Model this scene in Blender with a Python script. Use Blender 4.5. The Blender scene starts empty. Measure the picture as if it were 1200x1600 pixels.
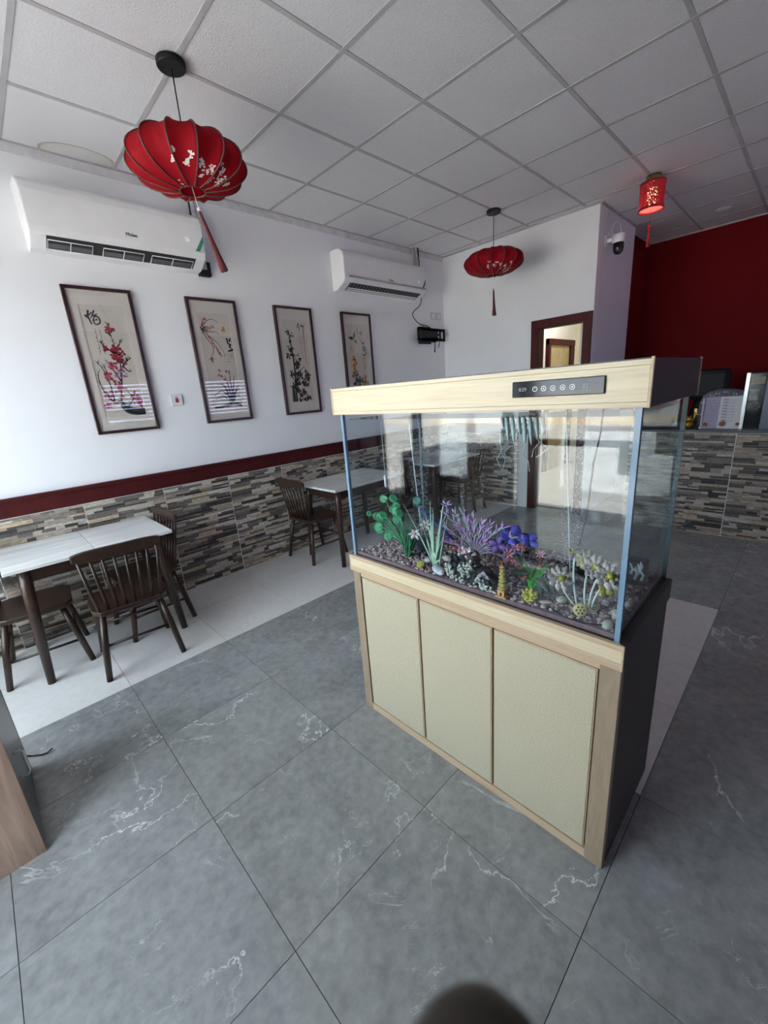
import bpy, bmesh, math, random
from mathutils import Vector, Matrix, noise
rnd = random.Random(7)
S = bpy.context.scene
COL = S.collection
V = Vector
PI = math.pi

# ------------------------------------------------------------------ camera
CAM = V((0, 0, 1.55))
YAW, PITCH, ROLL, FPX = 0.8105, 0.2819, -0.0757, 642.77
cam = bpy.data.cameras.new('camera'); co = bpy.data.objects.new('camera', cam); COL.objects.link(co)
cy, sy, cp, sp = math.cos(YAW), math.sin(YAW), math.cos(PITCH), math.sin(PITCH)
fw = V((cp*cy, cp*sy, -sp)); rt = V((sy, -cy, 0)); up = rt.cross(fw)
c_, s_ = math.cos(ROLL), math.sin(ROLL)
r2 = rt*c_ + up*s_; u2 = up*c_ - rt*s_
M = Matrix((r2, u2, -fw)).transposed().to_4x4(); M.translation = CAM
co.matrix_world = M
cam.sensor_fit = 'VERTICAL'; cam.sensor_height = 36; cam.sensor_width = 27
cam.lens = FPX/1600*36; cam.clip_start = 0.004; cam.clip_end = 200
cam.dof.use_dof = True; cam.dof.focus_distance = 2.2; cam.dof.aperture_fstop = 12.0
S.camera = co

# ------------------------------------------------------------------ light
w = bpy.data.worlds.new('sky'); S.world = w; w.use_nodes = True
bg = w.node_tree.nodes['Background']; bg.inputs[0].default_value = (0.80, 0.90, 1.0, 1); bg.inputs[1].default_value = 6.5
sun = bpy.data.lights.new('sun', 'SUN'); sun.energy = 95; sun.angle = 0.01; sun.color = (1, 0.96, 0.93)
so = bpy.data.objects.new('sun', sun); COL.objects.link(so)
so.rotation_euler = V((0.62, -0.35, 1.0)).to_track_quat('Z', 'Y').to_euler()
def portal(name, loc, sx, sy, rot):
    l = bpy.data.lights.new(name, 'AREA'); l.shape = 'RECTANGLE'; l.size = sx; l.size_y = sy; l.cycles.is_portal = True
    o = bpy.data.objects.new(name, l); COL.objects.link(o); o.location = loc; o.rotation_euler = rot
portal('portal_door', (-1.0, 1.16, 1.25), 2.5, 0.8, (0, -PI/2, 0))
portal('portal_window', (-1.0, 2.55, 1.45), 2.1, 1.7, (0, -PI/2, 0))
portal('portal_side', (4.3, -3.35, 1.72), 4.4, 0.86, (PI/2, 0, 0))
S.view_settings.view_transform = 'Standard'; S.view_settings.look = 'None'
S.view_settings.gamma = 1; S.view_settings.use_curve_mapping = False
S.view_settings.exposure = 0.72
S.cycles.max_bounces = 12; S.cycles.diffuse_bounces = 6; S.cycles.transparent_max_bounces = 28
S.cycles.caustics_reflective = False; S.cycles.caustics_refractive = False; S.cycles.sample_clamp_indirect = 8

# ------------------------------------------------------------------ materials
class NT:
    def __init__(s, name):
        s.m = bpy.data.materials.new(name); s.m.use_nodes = True; s.t = s.m.node_tree
        s.b = s.t.nodes['Principled BSDF']; s.out = s.t.nodes['Material Output']
    def n(s, typ, **kw):
        nd = s.t.nodes.new(typ)
        for k, v in kw.items():
            if hasattr(nd, k): setattr(nd, k, v)
            else: nd.inputs[k.replace('_', ' ')].default_value = v
        return nd
    def l(s, a, b): s.t.links.new(a, b)
    def ramp(s, fac, stops):
        r = s.n('ShaderNodeValToRGB'); e = r.color_ramp.elements
        while len(e) < len(stops): e.new(0.5)
        for i, (p, c) in enumerate(stops):
            e[i].position = p; e[i].color = (*c, 1) if len(c) == 3 else c
        s.l(fac, r.inputs[0]); return r.outputs[0]
    def coords(s, rand=True, scale=(1, 1, 1)):
        tc = s.n('ShaderNodeTexCoord'); mp = s.n('ShaderNodeMapping'); mp.inputs['Scale'].default_value = scale
        s.l(tc.outputs['Object'], mp.inputs[0])
        if rand:
            oi = s.n('ShaderNodeObjectInfo'); mu = s.n('ShaderNodeMath', operation='MULTIPLY'); mu.inputs[1].default_value = 53.0
            s.l(oi.outputs['Random'], mu.inputs[0]); s.l(mu.outputs[0], mp.inputs['Location'])
        return mp.outputs[0]
    def noise(s, vec, scale, detail=3, rough=0.5, dist=0.0):
        n = s.n('ShaderNodeTexNoise'); n.inputs['Scale'].default_value = scale; n.inputs['Detail'].default_value = detail
        n.inputs['Roughness'].default_value = rough; n.inputs['Distortion'].default_value = dist
        s.l(vec, n.inputs['Vector']); return n.outputs['Fac']
    def mix(s, fac, a, b, blend='MIX'):
        m = s.n('ShaderNodeMix', data_type='RGBA', blend_type=blend)
        for sock, v in ((m.inputs[0], fac), (m.inputs[6], a), (m.inputs[7], b)):
            if isinstance(v, (int, float)): sock.default_value = v
            elif isinstance(v, tuple): sock.default_value = (*v, 1)
            else: s.l(v, sock)
        return m.outputs[2]
    def bump(s, h, strength, dist=0.01):
        b = s.n('ShaderNodeBump'); b.inputs['Strength'].default_value = strength; b.inputs['Distance'].default_value = dist
        s.l(h, b.inputs['Height']); s.l(b.outputs[0], s.b.inputs['Normal'])

def pm(name, col, rough=0.5, var=0.12, scale=12, metal=0.0, bump=0.0, stretch=(1, 1, 1), spec=0.5, coat=0.0):
    t = NT(name); v = t.coords(True, stretch); f = t.noise(v, scale, 4)
    lo = tuple(c*(1-var) for c in col); hi = tuple(min(1, c*(1+var)) for c in col)
    t.l(t.ramp(f, [(0.3, lo), (0.7, hi)]), t.b.inputs['Base Color'])
    t.b.inputs['Roughness'].default_value = rough; t.b.inputs['Metallic'].default_value = metal
    t.b.inputs['Specular IOR Level'].default_value = spec; t.b.inputs['Coat Weight'].default_value = coat
    if bump: t.bump(f, bump)
    return t.m

def glass(name, tint=(1, 1, 1), ior=1.5, boost=1.0):
    t = NT(name); t.t.nodes.remove(t.b)
    tr = t.n('ShaderNodeBsdfTransparent'); tr.inputs[0].default_value = (*tint, 1)
    gl = t.n('ShaderNodeBsdfGlossy'); gl.inputs['Roughness'].default_value = 0.0; gl.inputs[0].default_value = (1, 1, 1, 1)
    fr = t.n('ShaderNodeFresnel'); fr.inputs[0].default_value = ior
    geo = t.n('ShaderNodeNewGeometry')
    # the same reflectance from either face of a thin pane
    mx0 = t.n('ShaderNodeMath', operation='SUBTRACT'); mx0.inputs[0].default_value = ior
    k = t.n('ShaderNodeMath', operation='MULTIPLY'); k.inputs[1].default_value = ior - 1.0/ior
    t.l(geo.outputs['Backfacing'], k.inputs[0]); t.l(k.outputs[0], mx0.inputs[1])
    fr.inputs[0].default_value = ior
    mu = t.n('ShaderNodeMath', operation='MULTIPLY'); mu.inputs[1].default_value = boost; mu.use_clamp = True
    lw = t.n('ShaderNodeLayerWeight'); lw.inputs[0].default_value = 0.5
    # Schlick from facing
    p = t.n('ShaderNodeMath', operation='POWER'); t.l(lw.outputs['Facing'], p.inputs[0]); p.inputs[1].default_value = 5.0
    f0 = ((ior-1)/(ior+1))**2
    ma = t.n('ShaderNodeMath', operation='MULTIPLY_ADD'); t.l(p.outputs[0], ma.inputs[0]); ma.inputs[1].default_value = 1-f0; ma.inputs[2].default_value = f0
    t.l(ma.outputs[0], mu.inputs[0])
    for nd in (fr, geo, mx0, k): t.t.nodes.remove(nd)
    mx = t.n('ShaderNodeMixShader'); t.l(mu.outputs[0], mx.inputs[0]); t.l(tr.outputs[0], mx.inputs[1]); t.l(gl.outputs[0], mx.inputs[2])
    t.l(mx.outputs[0], t.out.inputs[0]); return t.m

def emit(name, col, st):
    t = NT(name); t.b.inputs['Base Color'].default_value = (*col, 1)
    t.b.inputs['Emission Color'].default_value = (*col, 1); t.b.inputs['Emission Strength'].default_value = st
    return t.m

def marble(name, base, cloud, vein, thr, rough, scale=1.0, fine=0.35):
    t = NT(name); v = t.coords(True)
    c1 = t.noise(v, 3.0*scale, 6, 0.62, 0.6); c2 = t.noise(v, 26*scale, 4, 0.6)
    col = t.ramp(c1, [(0.30, base), (0.72, cloud)])
    col = t.mix(fine, col, t.ramp(c2, [(0.3, tuple(x*0.78 for x in base)), (0.7, tuple(min(1, x*1.2) for x in cloud))]))
    def veins(sc, th, dist):
        n = t.noise(v, sc, 7, 0.6, dist)
        a = t.n('ShaderNodeMath', operation='SUBTRACT'); t.l(n, a.inputs[0]); a.inputs[1].default_value = 0.5
        b = t.n('ShaderNodeMath', operation='ABSOLUTE'); t.l(a.outputs[0], b.inputs[0])
        m = t.n('ShaderNodeMapRange'); t.l(b.outputs[0], m.inputs[0]); m.inputs[1].default_value = 0; m.inputs[2].default_value = th; m.inputs[3].default_value = 1; m.inputs[4].default_value = 0
        g = t.noise(v, sc*1.7, 2); g = t.ramp(g, [(0.53, (0, 0, 0)), (0.68, (1, 1, 1))])
        q = t.n('ShaderNodeMath', operation='MULTIPLY'); t.l(m.outputs[0], q.inputs[0]); t.l(g, q.inputs[1]); return q.outputs[0]
    col = t.mix(veins(1.25*scale, thr, 0.7), col, vein)
    col = t.mix(veins(3.4*scale, thr*0.9, 0.9), col, tuple(a*0.45+b*0.55 for a, b in zip(base, vein)))
    t.l(col, t.b.inputs['Base Color']); t.b.inputs['Roughness'].default_value = rough
    return t.m

def wood(name, dark, light, rough, scale=6, stretch=(1, 1, 12), coat=0.0):
    t = NT(name); v = t.coords(True, stretch); n = t.noise(v, scale, 5, 0.6, 0.8)
    t.l(t.ramp(n, [(0.3, dark), (0.7, light)]), t.b.inputs['Base Color']); t.b.inputs['Roughness'].default_value = rough
    t.b.inputs['Coat Weight'].default_value = coat; t.b.inputs['Coat Roughness'].default_value = 0.25
    return t.m

MT = {}
MT['wall'] = pm('white_paint', (0.80, 0.81, 0.84), 0.6, 0.02, 3, bump=0.03)
MT['cream'] = pm('cream_paint', (0.78, 0.74, 0.60), 0.6, 0.02, 3)
MT['red'] = pm('red_paint', (0.13, 0.003, 0.005), 0.75, 0.06, 2, spec=0.15)
MT['panel'] = pm('ceiling_panel', (0.72, 0.71, 0.735), 0.85, 0.05, 120, bump=0.25)
MT['bar'] = pm('ceiling_bar', (0.45, 0.44, 0.45), 0.9, 0.03, 10, spec=0.1)
MT['floor_grey'] = marble('grey_marble', (0.195, 0.203, 0.206), (0.345, 0.355, 0.358), (0.80, 0.81, 0.81), 0.005, 0.20)
MT['floor_white'] = marble('white_stone', (0.64, 0.63, 0.62), (0.72, 0.71, 0.70), (0.60, 0.59, 0.58), 0.006, 0.30, 1.0, 0.2)
MT['joint'] = pm('joint', (0.03, 0.03, 0.03), 0.9)
MT['maroon'] = wood('maroon_wood', (0.046, 0.006, 0.007), (0.070, 0.010, 0.010), 0.5, 5, (3, 3, 3), 0.0)
for k_ in ('maroon', ): MT[k_].node_tree.nodes['Principled BSDF'].inputs['Specular IOR Level'].default_value = 0.18
MT['grout'] = pm('pale_grout', (0.78, 0.76, 0.72), 0.9, 0.06, 40)
stone_cols = [(0.045, 0.038, 0.036), (0.085, 0.070, 0.062), (0.15, 0.125, 0.11), (0.21, 0.175, 0.15), (0.33, 0.275, 0.225), (0.47, 0.41, 0.34), (0.50, 0.46, 0.42), (0.46, 0.36, 0.25), (0.115, 0.088, 0.074)]
STONE = [pm('stone_%d' % i, c, 0.62, 0.30, 38, bump=0.25, stretch=(1, 1, 3)) for i, c in enumerate(stone_cols)]
MT['walnut'] = wood('dark_walnut', (0.022, 0.011, 0.007), (0.050, 0.024, 0.015), 0.36, 9, (2, 2, 2), 0.1)
MT['tabletop'] = wood('table_marble', (0.60, 0.60, 0.60), (0.84, 0.84, 0.83), 0.16, 3.0, (0.8, 7, 1))
MT['desk'] = wood('brown_laminate', (0.14, 0.085, 0.06), (0.36, 0.25, 0.19), 0.42, 3.2, (7, 7, 0.7))
MT['desk_dark'] = pm('dark_laminate', (0.10, 0.10, 0.10), 0.35, 0.05)
MT['white_plastic'] = pm('white_plastic', (0.80, 0.80, 0.82), 0.28, 0.02)
MT['plate'] = pm('plate_white', (0.66, 0.66, 0.68), 0.25, 0.02)
MT['louvre_dark'] = pm('louvre_dark', (0.10, 0.10, 0.11), 0.5, 0.05)
MT['grey_plastic'] = pm('grey_plastic', (0.40, 0.40, 0.42), 0.4, 0.05)
MT['black'] = pm('black_plastic', (0.008, 0.008, 0.009), 0.55, 0.1, spec=0.3)
MT['dark'] = pm('dark_slot', (0.02, 0.02, 0.022), 0.7, 0.1)
MT['green_sticker'] = pm('green_sticker', (0.03, 0.26, 0.15), 0.4)
MT['pipe'] = pm('grey_wrapped_pipe', (0.42, 0.42, 0.44), 0.6, 0.3, 60)
MT['maple'] = wood('pale_maple', (0.58, 0.48, 0.31), (0.70, 0.61, 0.43), 0.4, 7, (3, 0.6, 14))
MT['edge_wood'] = wood('edge_wood', (0.47, 0.34, 0.22), (0.58, 0.44, 0.30), 0.4, 6, (3, 0.6, 10))
MT['post'] = wood('taupe_gold_post', (0.28, 0.21, 0.14), (0.36, 0.28, 0.195), 0.38, 10, (6, 6, 0.8))
MT['dark_side'] = pm('dark_brown_laminate', (0.045, 0.036, 0.032), 0.42, 0.15, 5)
def door_mat():
    t = NT('cream_fleck'); v = t.coords(True, (1, 1, 2.5)); n = t.noise(v, 210, 3)
    t.l(t.ramp(n, [(0.32, (0.38, 0.34, 0.23)), (0.66, (0.60, 0.55, 0.41))]), t.b.inputs['Base Color']); t.b.inputs['Roughness'].default_value = 0.4; t.bump(n, 0.08); return t.m
MT['fleck'] = door_mat()
MT['glass'] = glass('tank_glass', (0.96, 0.983, 0.988), 1.52, 0.52)
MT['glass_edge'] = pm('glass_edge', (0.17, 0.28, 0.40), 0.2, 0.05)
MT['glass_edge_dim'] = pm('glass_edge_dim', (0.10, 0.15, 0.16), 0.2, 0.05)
MT['water'] = glass('water', (0.96, 0.975, 0.99), 1.06)
MT['pic_glass'] = glass('picture_glass', (0.97, 0.97, 0.97), 1.5)
MT['win_glass'] = glass('window_glass', (0.95, 0.97, 0.97), 1.3)
MT['gloss_black'] = pm('gloss_black', (0.022, 0.024, 0.028), 0.10, 0.1, spec=0.35)
MT['print_white'] = emit('lit_print', (0.75, 0.78, 0.80), 0.5)
MT['print_dim'] = emit('dim_print', (0.30, 0.34, 0.35), 0.12)
MT['frame_wood'] = wood('mahogany', (0.022, 0.006, 0.007), (0.042, 0.011, 0.012), 0.3, 8, (3, 3, 3), 0.3)
MT['mat'] = pm('mat_board', (0.74, 0.69, 0.65), 0.85, 0.02, 200)
MT['paper'] = pm('silk_paper', (0.66, 0.605, 0.55), 0.85, 0.03, 120)
MT['ink'] = pm('ink', (0.012, 0.013, 0.016), 0.8)
MT['ink_g'] = pm('ink_green', (0.03, 0.045, 0.04), 0.8, 0.4, 60)
MT['p_red'] = pm('paint_red', (0.30, 0.018, 0.035), 0.8, 0.4, 90)
MT['p_pink'] = pm('paint_pink', (0.45, 0.12, 0.25), 0.8, 0.4, 90)
MT['p_rose'] = pm('paint_rose', (0.55, 0.22, 0.22), 0.8, 0.3, 90)
MT['p_yel'] = pm('paint_yellow', (0.62, 0.36, 0.06), 0.8, 0.3, 90)
MT['p_org'] = pm('paint_orange', (0.55, 0.19, 0.04), 0.8, 0.3, 90)
MT['p_grn'] = pm('paint_green', (0.04, 0.12, 0.08), 0.8, 0.3, 90)
MT['p_tea'] = pm('paint_teal', (0.22, 0.34, 0.32), 0.8, 0.3, 90)
MT['p_vio'] = pm('paint_violet', (0.16, 0.12, 0.22), 0.8, 0.3, 90)
def shade_mat():
    t = NT('red_silk'); v = t.coords(False); n = t.noise(v, 260, 2)
    t.l(t.ramp(n, [(0.3, (0.30, 0.003, 0.010)), (0.7, (0.40, 0.006, 0.017))]), t.b.inputs['Base Color']); t.b.inputs['Roughness'].default_value = 0.7; t.b.inputs['Specular IOR Level'].default_value = 0.2
    tl = t.n('ShaderNodeBsdfTranslucent'); tl.inputs[0].default_value = (0.55, 0.01, 0.03, 1)
    mx = t.n('ShaderNodeMixShader'); mx.inputs[0].default_value = 0.4; t.l(t.b.outputs[0], mx.inputs[1]); t.l(tl.outputs[0], mx.inputs[2]); t.l(mx.outputs[0], t.out.inputs[0]); return t.m
MT['silk'] = shade_mat()
MT['rib'] = pm('brown_wire', (0.10, 0.028, 0.022), 0.5)
MT['blossom'] = pm('blossom_print', (0.80, 0.68, 0.66), 0.7, 0.1, 50)
MT['tassel'] = pm('maroon_thread', (0.11, 0.008, 0.012), 0.7, 0.4, 200, bump=0.5, stretch=(6, 6, 0.4))
MT['red_thread'] = pm('red_thread', (0.50, 0.02, 0.035), 0.7, 0.3, 200)
MT['bead'] = pm('clear_bead', (0.72, 0.66, 0.66), 0.1)
MT['brass'] = pm('brass', (0.55, 0.40, 0.18), 0.25, 0.1, 20, metal=1.0)
MT['steel'] = pm('brushed_steel', (0.55, 0.55, 0.54), 0.28, 0.1, 30, metal=1.0)
MT['alu'] = pm('dark_aluminium', (0.06, 0.06, 0.065), 0.35, 0.1, 20, metal=0.6)
MT['asphalt'] = pm('road', (0.24, 0.23, 0.215), 0.9, 0.45, 1.6, bump=0.3)
MT['kerb'] = pm('kerb', (0.55, 0.44, 0.30), 0.9, 0.2, 4)
def lamp_red():
    t = NT('lamp_red'); v = t.coords(False); vo = t.n('ShaderNodeTexVoronoi', feature='DISTANCE_TO_EDGE'); vo.inputs['Scale'].default_value = 70; t.l(v, vo.inputs['Vector'])
    h = t.ramp(vo.outputs['Distance'], [(0.28, (0, 0, 0)), (0.34, (1, 1, 1))])
    t.b.inputs['Base Color'].default_value = (0.45, 0.012, 0.02, 1); t.b.inputs['Roughness'].default_value = 0.5
    tr = t.n('ShaderNodeBsdfTransparent'); mx = t.n('ShaderNodeMixShader'); t.l(h, mx.inputs[0]); t.l(t.b.outputs[0], mx.inputs[1]); t.l(tr.outputs[0], mx.inputs[2]); t.l(mx.outputs[0], t.out.inputs[0]); return t.m
MT['lamp_red'] = lamp_red()
MT['lamp_glow'] = emit('lamp_glow', (1.0, 0.09, 0.07), 1.6)
MT['lamp_core'] = emit('lamp_core', (1.0, 0.55, 0.30), 3.0)

# ------------------------------------------------------------------ helpers
WO = {}
def woff(o): return WO.get(o.name, V((0, 0, 0))) if o else V((0, 0, 0))
def thing(name, label, cat, loc=(0, 0, 0), group=None, kind=None):
    o = bpy.data.objects.new(name, None); COL.objects.link(o); o.empty_display_size = 0.05
    o.location = loc; WO[o.name] = V(loc)
    if label: o['label'] = label
    if cat: o['category'] = cat
    if group: o['group'] = group
    if kind: o['kind'] = kind
    return o
def tag(o, label, cat, group=None, kind=None):
    if label: o['label'] = label
    if cat: o['category'] = cat
    if group: o['group'] = group
    if kind: o['kind'] = kind
    return o

class MB:
    def __init__(s): s.v = []; s.f = []; s.m = []; s.sm = []
    def add(s, vs, fs, m=0, smooth=False):
        b = len(s.v); s.v += [V(p) for p in vs]
        for f in fs: s.f.append(tuple(b+i for i in f)); s.m.append(m); s.sm.append(smooth)
        return s
    def box(s, x0, x1, y0, y1, z0, z1, m=0):
        return s.add([(x0, y0, z0), (x1, y0, z0), (x1, y1, z0), (x0, y1, z0), (x0, y0, z1), (x1, y0, z1), (x1, y1, z1), (x0, y1, z1)],
                     [(3, 2, 1, 0), (4, 5, 6, 7), (0, 1, 5, 4), (1, 2, 6, 5), (2, 3, 7, 6), (3, 0, 4, 7)], m)
    def tube(s, pts, r, n=8, m=0, caps=True):
        pts = [V(p) for p in pts]; rs = r if isinstance(r, (list, tuple)) else [r]*len(pts)
        vs = []; fs = []; ref = None
        for i, p in enumerate(pts):
            t = (pts[min(i+1, len(pts)-1)] - pts[max(i-1, 0)]).normalized()
            if ref is None: ref = V((0, 0, 1)) if abs(t.z) < 0.9 else V((1, 0, 0))
            a = (ref - t*ref.dot(t)).normalized(); b = t.cross(a); ref = a
            for k in range(n):
                an = 2*PI*k/n; vs.append(p + (a*math.cos(an) + b*math.sin(an))*rs[i])
        for i in range(len(pts)-1):
            for k in range(n):
                fs.append((i*n+k, i*n+(k+1) % n, (i+1)*n+(k+1) % n, (i+1)*n+k))
        s.add(vs, fs, m, True)
        if caps:
            b = len(s.v) - len(vs)
            s.f.append(tuple(b+k for k in reversed(range(n)))); s.m.append(m); s.sm.append(False)
            e = b+(len(pts)-1)*n
            s.f.append(tuple(e+k for k in range(n))); s.m.append(m); s.sm.append(False)
        return s
    def lathe(s, prof, c=(0, 0, 0), n=24, m=0, axis=None, wob=None):
        c = V(c); vs = []; fs = []
        ax = V(axis).normalized() if axis else V((0, 0, 1))
        q = V((0, 0, 1)).rotation_difference(ax)
        for r, z in prof:
            for k in range(n):
                an = 2*PI*k/n; rr = r*(wob(an) if wob else 1)
                vs.append(c + q @ V((rr*math.cos(an), rr*math.sin(an), z)))
        for i in range(len(prof)-1):
            for k in range(n):
                fs.append((i*n+k, i*n+(k+1) % n, (i+1)*n+(k+1) % n, (i+1)*n+k))
        s.add(vs, fs, m, True); b = len(s.v)-len(vs)
        if prof[0][0] > 1e-5 and wob is None:
            s.f.append(tuple(b+k for k in reversed(range(n)))); s.m.append(m); s.sm.append(False)
        if prof[-1][0] > 1e-5 and wob is None:
            e = b+(len(prof)-1)*n; s.f.append(tuple(e+k for k in range(n))); s.m.append(m); s.sm.append(False)
        return s
    def ball(s, c, r, m=0, sub=1, sq=(1, 1, 1), jit=0, rot=None):
        bm = bmesh.new(); bmesh.ops.create_icosphere(bm, subdivisions=sub, radius=1)
        vs = []
        for v in bm.verts:
            k = 1 + (rnd.uniform(-jit, jit) if jit else 0)
            p = V((v.co.x*sq[0], v.co.y*sq[1], v.co.z*sq[2]))*r*k
            if rot: p = rot @ p
            vs.append(p + V(c))
        fs = [tuple(v.index for v in f.verts) for f in bm.faces]; bm.free()
        return s.add(vs, fs, m, True)
    def prism(s, poly, f0, f1, m=0, smooth=False):
        """poly: list of 2-D points; f0/f1 map (a,b) to a 3-D point on either end"""
        n = len(poly); vs = [f0(*p) for p in poly] + [f1(*p) for p in poly]
        fs = [tuple(reversed(range(n))), tuple(range(n, 2*n))] + [(i, (i+1) % n, n+(i+1) % n, n+i) for i in range(n)]
        return s.add(vs, fs, m, smooth)
    def blade(s, pts, wd, nrm=(1, 0, 0), m=0, thick=0.0015):
        """a tapered leaf along pts with a real thickness"""
        pts = [V(p) for p in pts]; n = len(pts); vs = []; nr = V(nrm).normalized()
        for i, p in enumerate(pts):
            t = (pts[min(i+1, n-1)] - pts[max(i-1, 0)])
            sd = t.cross(nr); sd = sd.normalized() if sd.length > 1e-6 else V((0, 1, 0))
            h = wd[i]/2; k = nr*thick/2
            vs += [p - sd*h, p + k, p + sd*h, p - k]
        fs = []
        for i in range(n-1):
            for k in range(4):
                fs.append((i*4+k, i*4+(k+1) % 4, (i+1)*4+(k+1) % 4, (i+1)*4+k))
        fs += [(3, 2, 1, 0), tuple((n-1)*4+k for k in range(4))]
        return s.add(vs, fs, m, True)
    def build(s, name, mats, parent=None, bevel=0, seg=2, origin=None, link=True):
        off = woff(parent) if parent else V(origin or (0, 0, 0))
        me = bpy.data.meshes.new(name); me.from_pydata([tuple(p-off) for p in s.v], [], s.f)
        mats = mats if isinstance(mats, (list, tuple)) else [mats]
        for m in mats: me.materials.append(m)
        me.polygons.foreach_set('material_index', s.m); me.polygons.foreach_set('use_smooth', s.sm)
        me.update()
        o = bpy.data.objects.new(name, me); COL.objects.link(o)
        if parent: o.parent = parent; WO[o.name] = off
        else: o.location = off; WO[o.name] = off
        if bevel:
            b = o.modifiers.new('bevel', 'BEVEL'); b.width = bevel; b.segments = seg; b.limit_method = 'ANGLE'; b.angle_limit = 0.6; b.harden_normals = False
        return o
def place(mesh, name, loc, parent, rotz=0):
    o = bpy.data.objects.new(name, mesh); COL.objects.link(o); o.parent = parent
    o.location = V(loc) - woff(parent); o.rotation_euler = (0, 0, rotz); WO[o.name] = V(loc); return o
def bx(name, mat, x0, x1, y0, y1, z0, z1, parent=None, bevel=0, origin=None):
    if not parent and origin is None: origin = ((x0+x1)/2, (y0+y1)/2, z0)
    return MB().box(x0, x1, y0, y1, z0, z1).build(name, mat, parent, bevel, origin=origin)
def struct(o): o['kind'] = 'structure'; return o
def dup(root, loc, rz, label, group=None):
    r = root.copy(); COL.objects.link(r); r.location = loc; r.rotation_euler = (0, 0, rz); r['label'] = label; WO[r.name] = V(loc)
    if group: r['group'] = group
    for ch in list(root.children):
        c = ch.copy(); COL.objects.link(c); c.parent = r; WO[c.name] = V(loc)
        for g in ch.children:
            d = g.copy(); COL.objects.link(d); d.parent = c
    return r
def text(body, name, mat, parent, size, mw, depth=0.0004):
    cu = bpy.data.curves.new('tmp', 'FONT'); cu.body = body; cu.size = size; cu.extrude = depth; cu.align_x = 'CENTER'; cu.align_y = 'CENTER'
    o = bpy.data.objects.new('tmp', cu); COL.objects.link(o)
    bpy.context.view_layer.update()
    me = bpy.data.meshes.new_from_object(o.evaluated_get(bpy.context.evaluated_depsgraph_get()))
    bpy.data.objects.remove(o); me.materials.clear(); me.materials.append(mat); me.name = name
    me.transform(Matrix.Translation(-woff(parent)) @ mw)
    t = bpy.data.objects.new(name, me); COL.objects.link(t); t.parent = parent; return t
def axes(o, x, y):
    x = V(x).normalized(); y = V(y); z = x.cross(y).normalized(); y = z.cross(x)
    m = Matrix((x, y, z)).transposed().to_4x4(); m.translation = V(o); return m

# ------------------------------------------------------------------ room
CZ = 3.16; WL = 3.65; XB = 4.84; XR = 6.9; XF = -0.9; YR = -3.2; YA = 1.738
# floor
floor = struct(bx('floor', MT['joint'], XF, XR, YR, WL, -0.06, -0.008, origin=(0, 0, 0)))
tile_me = {}
def tile_mesh(sx, sy, key):
    k = (round(sx, 3), round(sy, 3), key)
    if k not in tile_me:
        g = 0.0011; b = MB().box(g, sx-g, g, sy-g, -0.008, 0)
        o = b.build('floor_tile', MT[key]); tile_me[k] = o.data; bpy.data.objects.remove(o)
    return tile_me[k]
xs = [XF] + [0.298 + 0.588*i for i in range(-2, 12)] + [XR]; xs = sorted(x for x in xs if XF <= x <= XR)
ys = [2.585 - 0.5850*k for k in range(0, 10)]; ys = sorted([y for y in ys if y > YR] + [YR, 3.183, WL])
for i in range(len(xs)-1):
    for j in range(len(ys)-1):
        x0, x1, y0, y1 = xs[i], xs[i+1], ys[j], ys[j+1]
        if x0 > 4.9 and y0 > 1.5 or x0 > 5.3: continue
        white = y0 > 2.58 or (1.45 < x0 < 3.2 and 0.2 < y0 < 1.2)
        place(tile_mesh(x1-x0, y1-y0, 'floor_white' if white else 'floor_grey'), 'floor_tile', (x0, y0, 0), floor)
# ceiling
ceil = struct(bx('ceiling', MT['bar'], XF, XR, YR, WL, CZ+0.012, CZ+0.06, origin=(0, 0, CZ)))
cxs = sorted(set([XF] + [round(1.137 + 0.6*i, 4) for i in range(-3, 10)] + [XR])); cys = sorted(set([YR] + [round(1.868 + 0.5937*j, 4) for j in range(-8, 3)] + [WL]))
pm_cache = {}
for i in range(len(cxs)-1):
    for j in range(len(cys)-1):
        x0, x1, y0, y1 = cxs[i], cxs[i+1], cys[j], cys[j+1]
        if x0 > 4.9 and y0 > 2: continue
        k = (round(x1-x0, 3), round(y1-y0, 3))
        if k not in pm_cache:
            o = MB().box(0.01, k[0]-0.01, 0.01, k[1]-0.01, 0.002, 0.012).build('ceiling_panel', MT['panel']); pm_cache[k] = o.data; bpy.data.objects.remove(o)
        pn = place(pm_cache[k], 'ceiling_panel', (x0, y0, CZ), ceil)
        if x0 < 0.9 < x1 and y0 < 3.5 < y1:
            st_ = NT('stained_panel'); tc = st_.n('ShaderNodeTexCoord'); mp = st_.n('ShaderNodeMapping'); mp.inputs['Location'].default_value = (-(0.93-x0)*4.6, -(3.60-y0)*7.5, 0); mp.inputs['Scale'].default_value = (4.6, 7.5, 1)
            st_.l(tc.outputs['Object'], mp.inputs[0]); gr = st_.n('ShaderNodeTexGradient', gradient_type='SPHERICAL'); st_.l(mp.outputs[0], gr.inputs[0])
            st_.l(st_.ramp(gr.outputs['Fac'], [(0.0, (0.72, 0.71, 0.735)), (0.06, (0.42, 0.37, 0.30)), (0.14, (0.66, 0.64, 0.62)), (0.5, (0.70, 0.69, 0.70))]), st_.b.inputs['Base Color']); st_.b.inputs['Roughness'].default_value = 0.85
            pn.data = pn.data.copy(); pn.data.materials[0] = st_.m
for x in cxs[1:-1]: bx('grid_bar', MT['bar'], x-0.012, x+0.012, YR, WL, CZ-0.002, CZ+0.008, ceil)
for y in cys[1:-1]: bx('grid_bar', MT['bar'], XF, XR, y-0.012, y+0.012, CZ-0.001, CZ+0.008, ceil)
ang = MT['bar']
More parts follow.
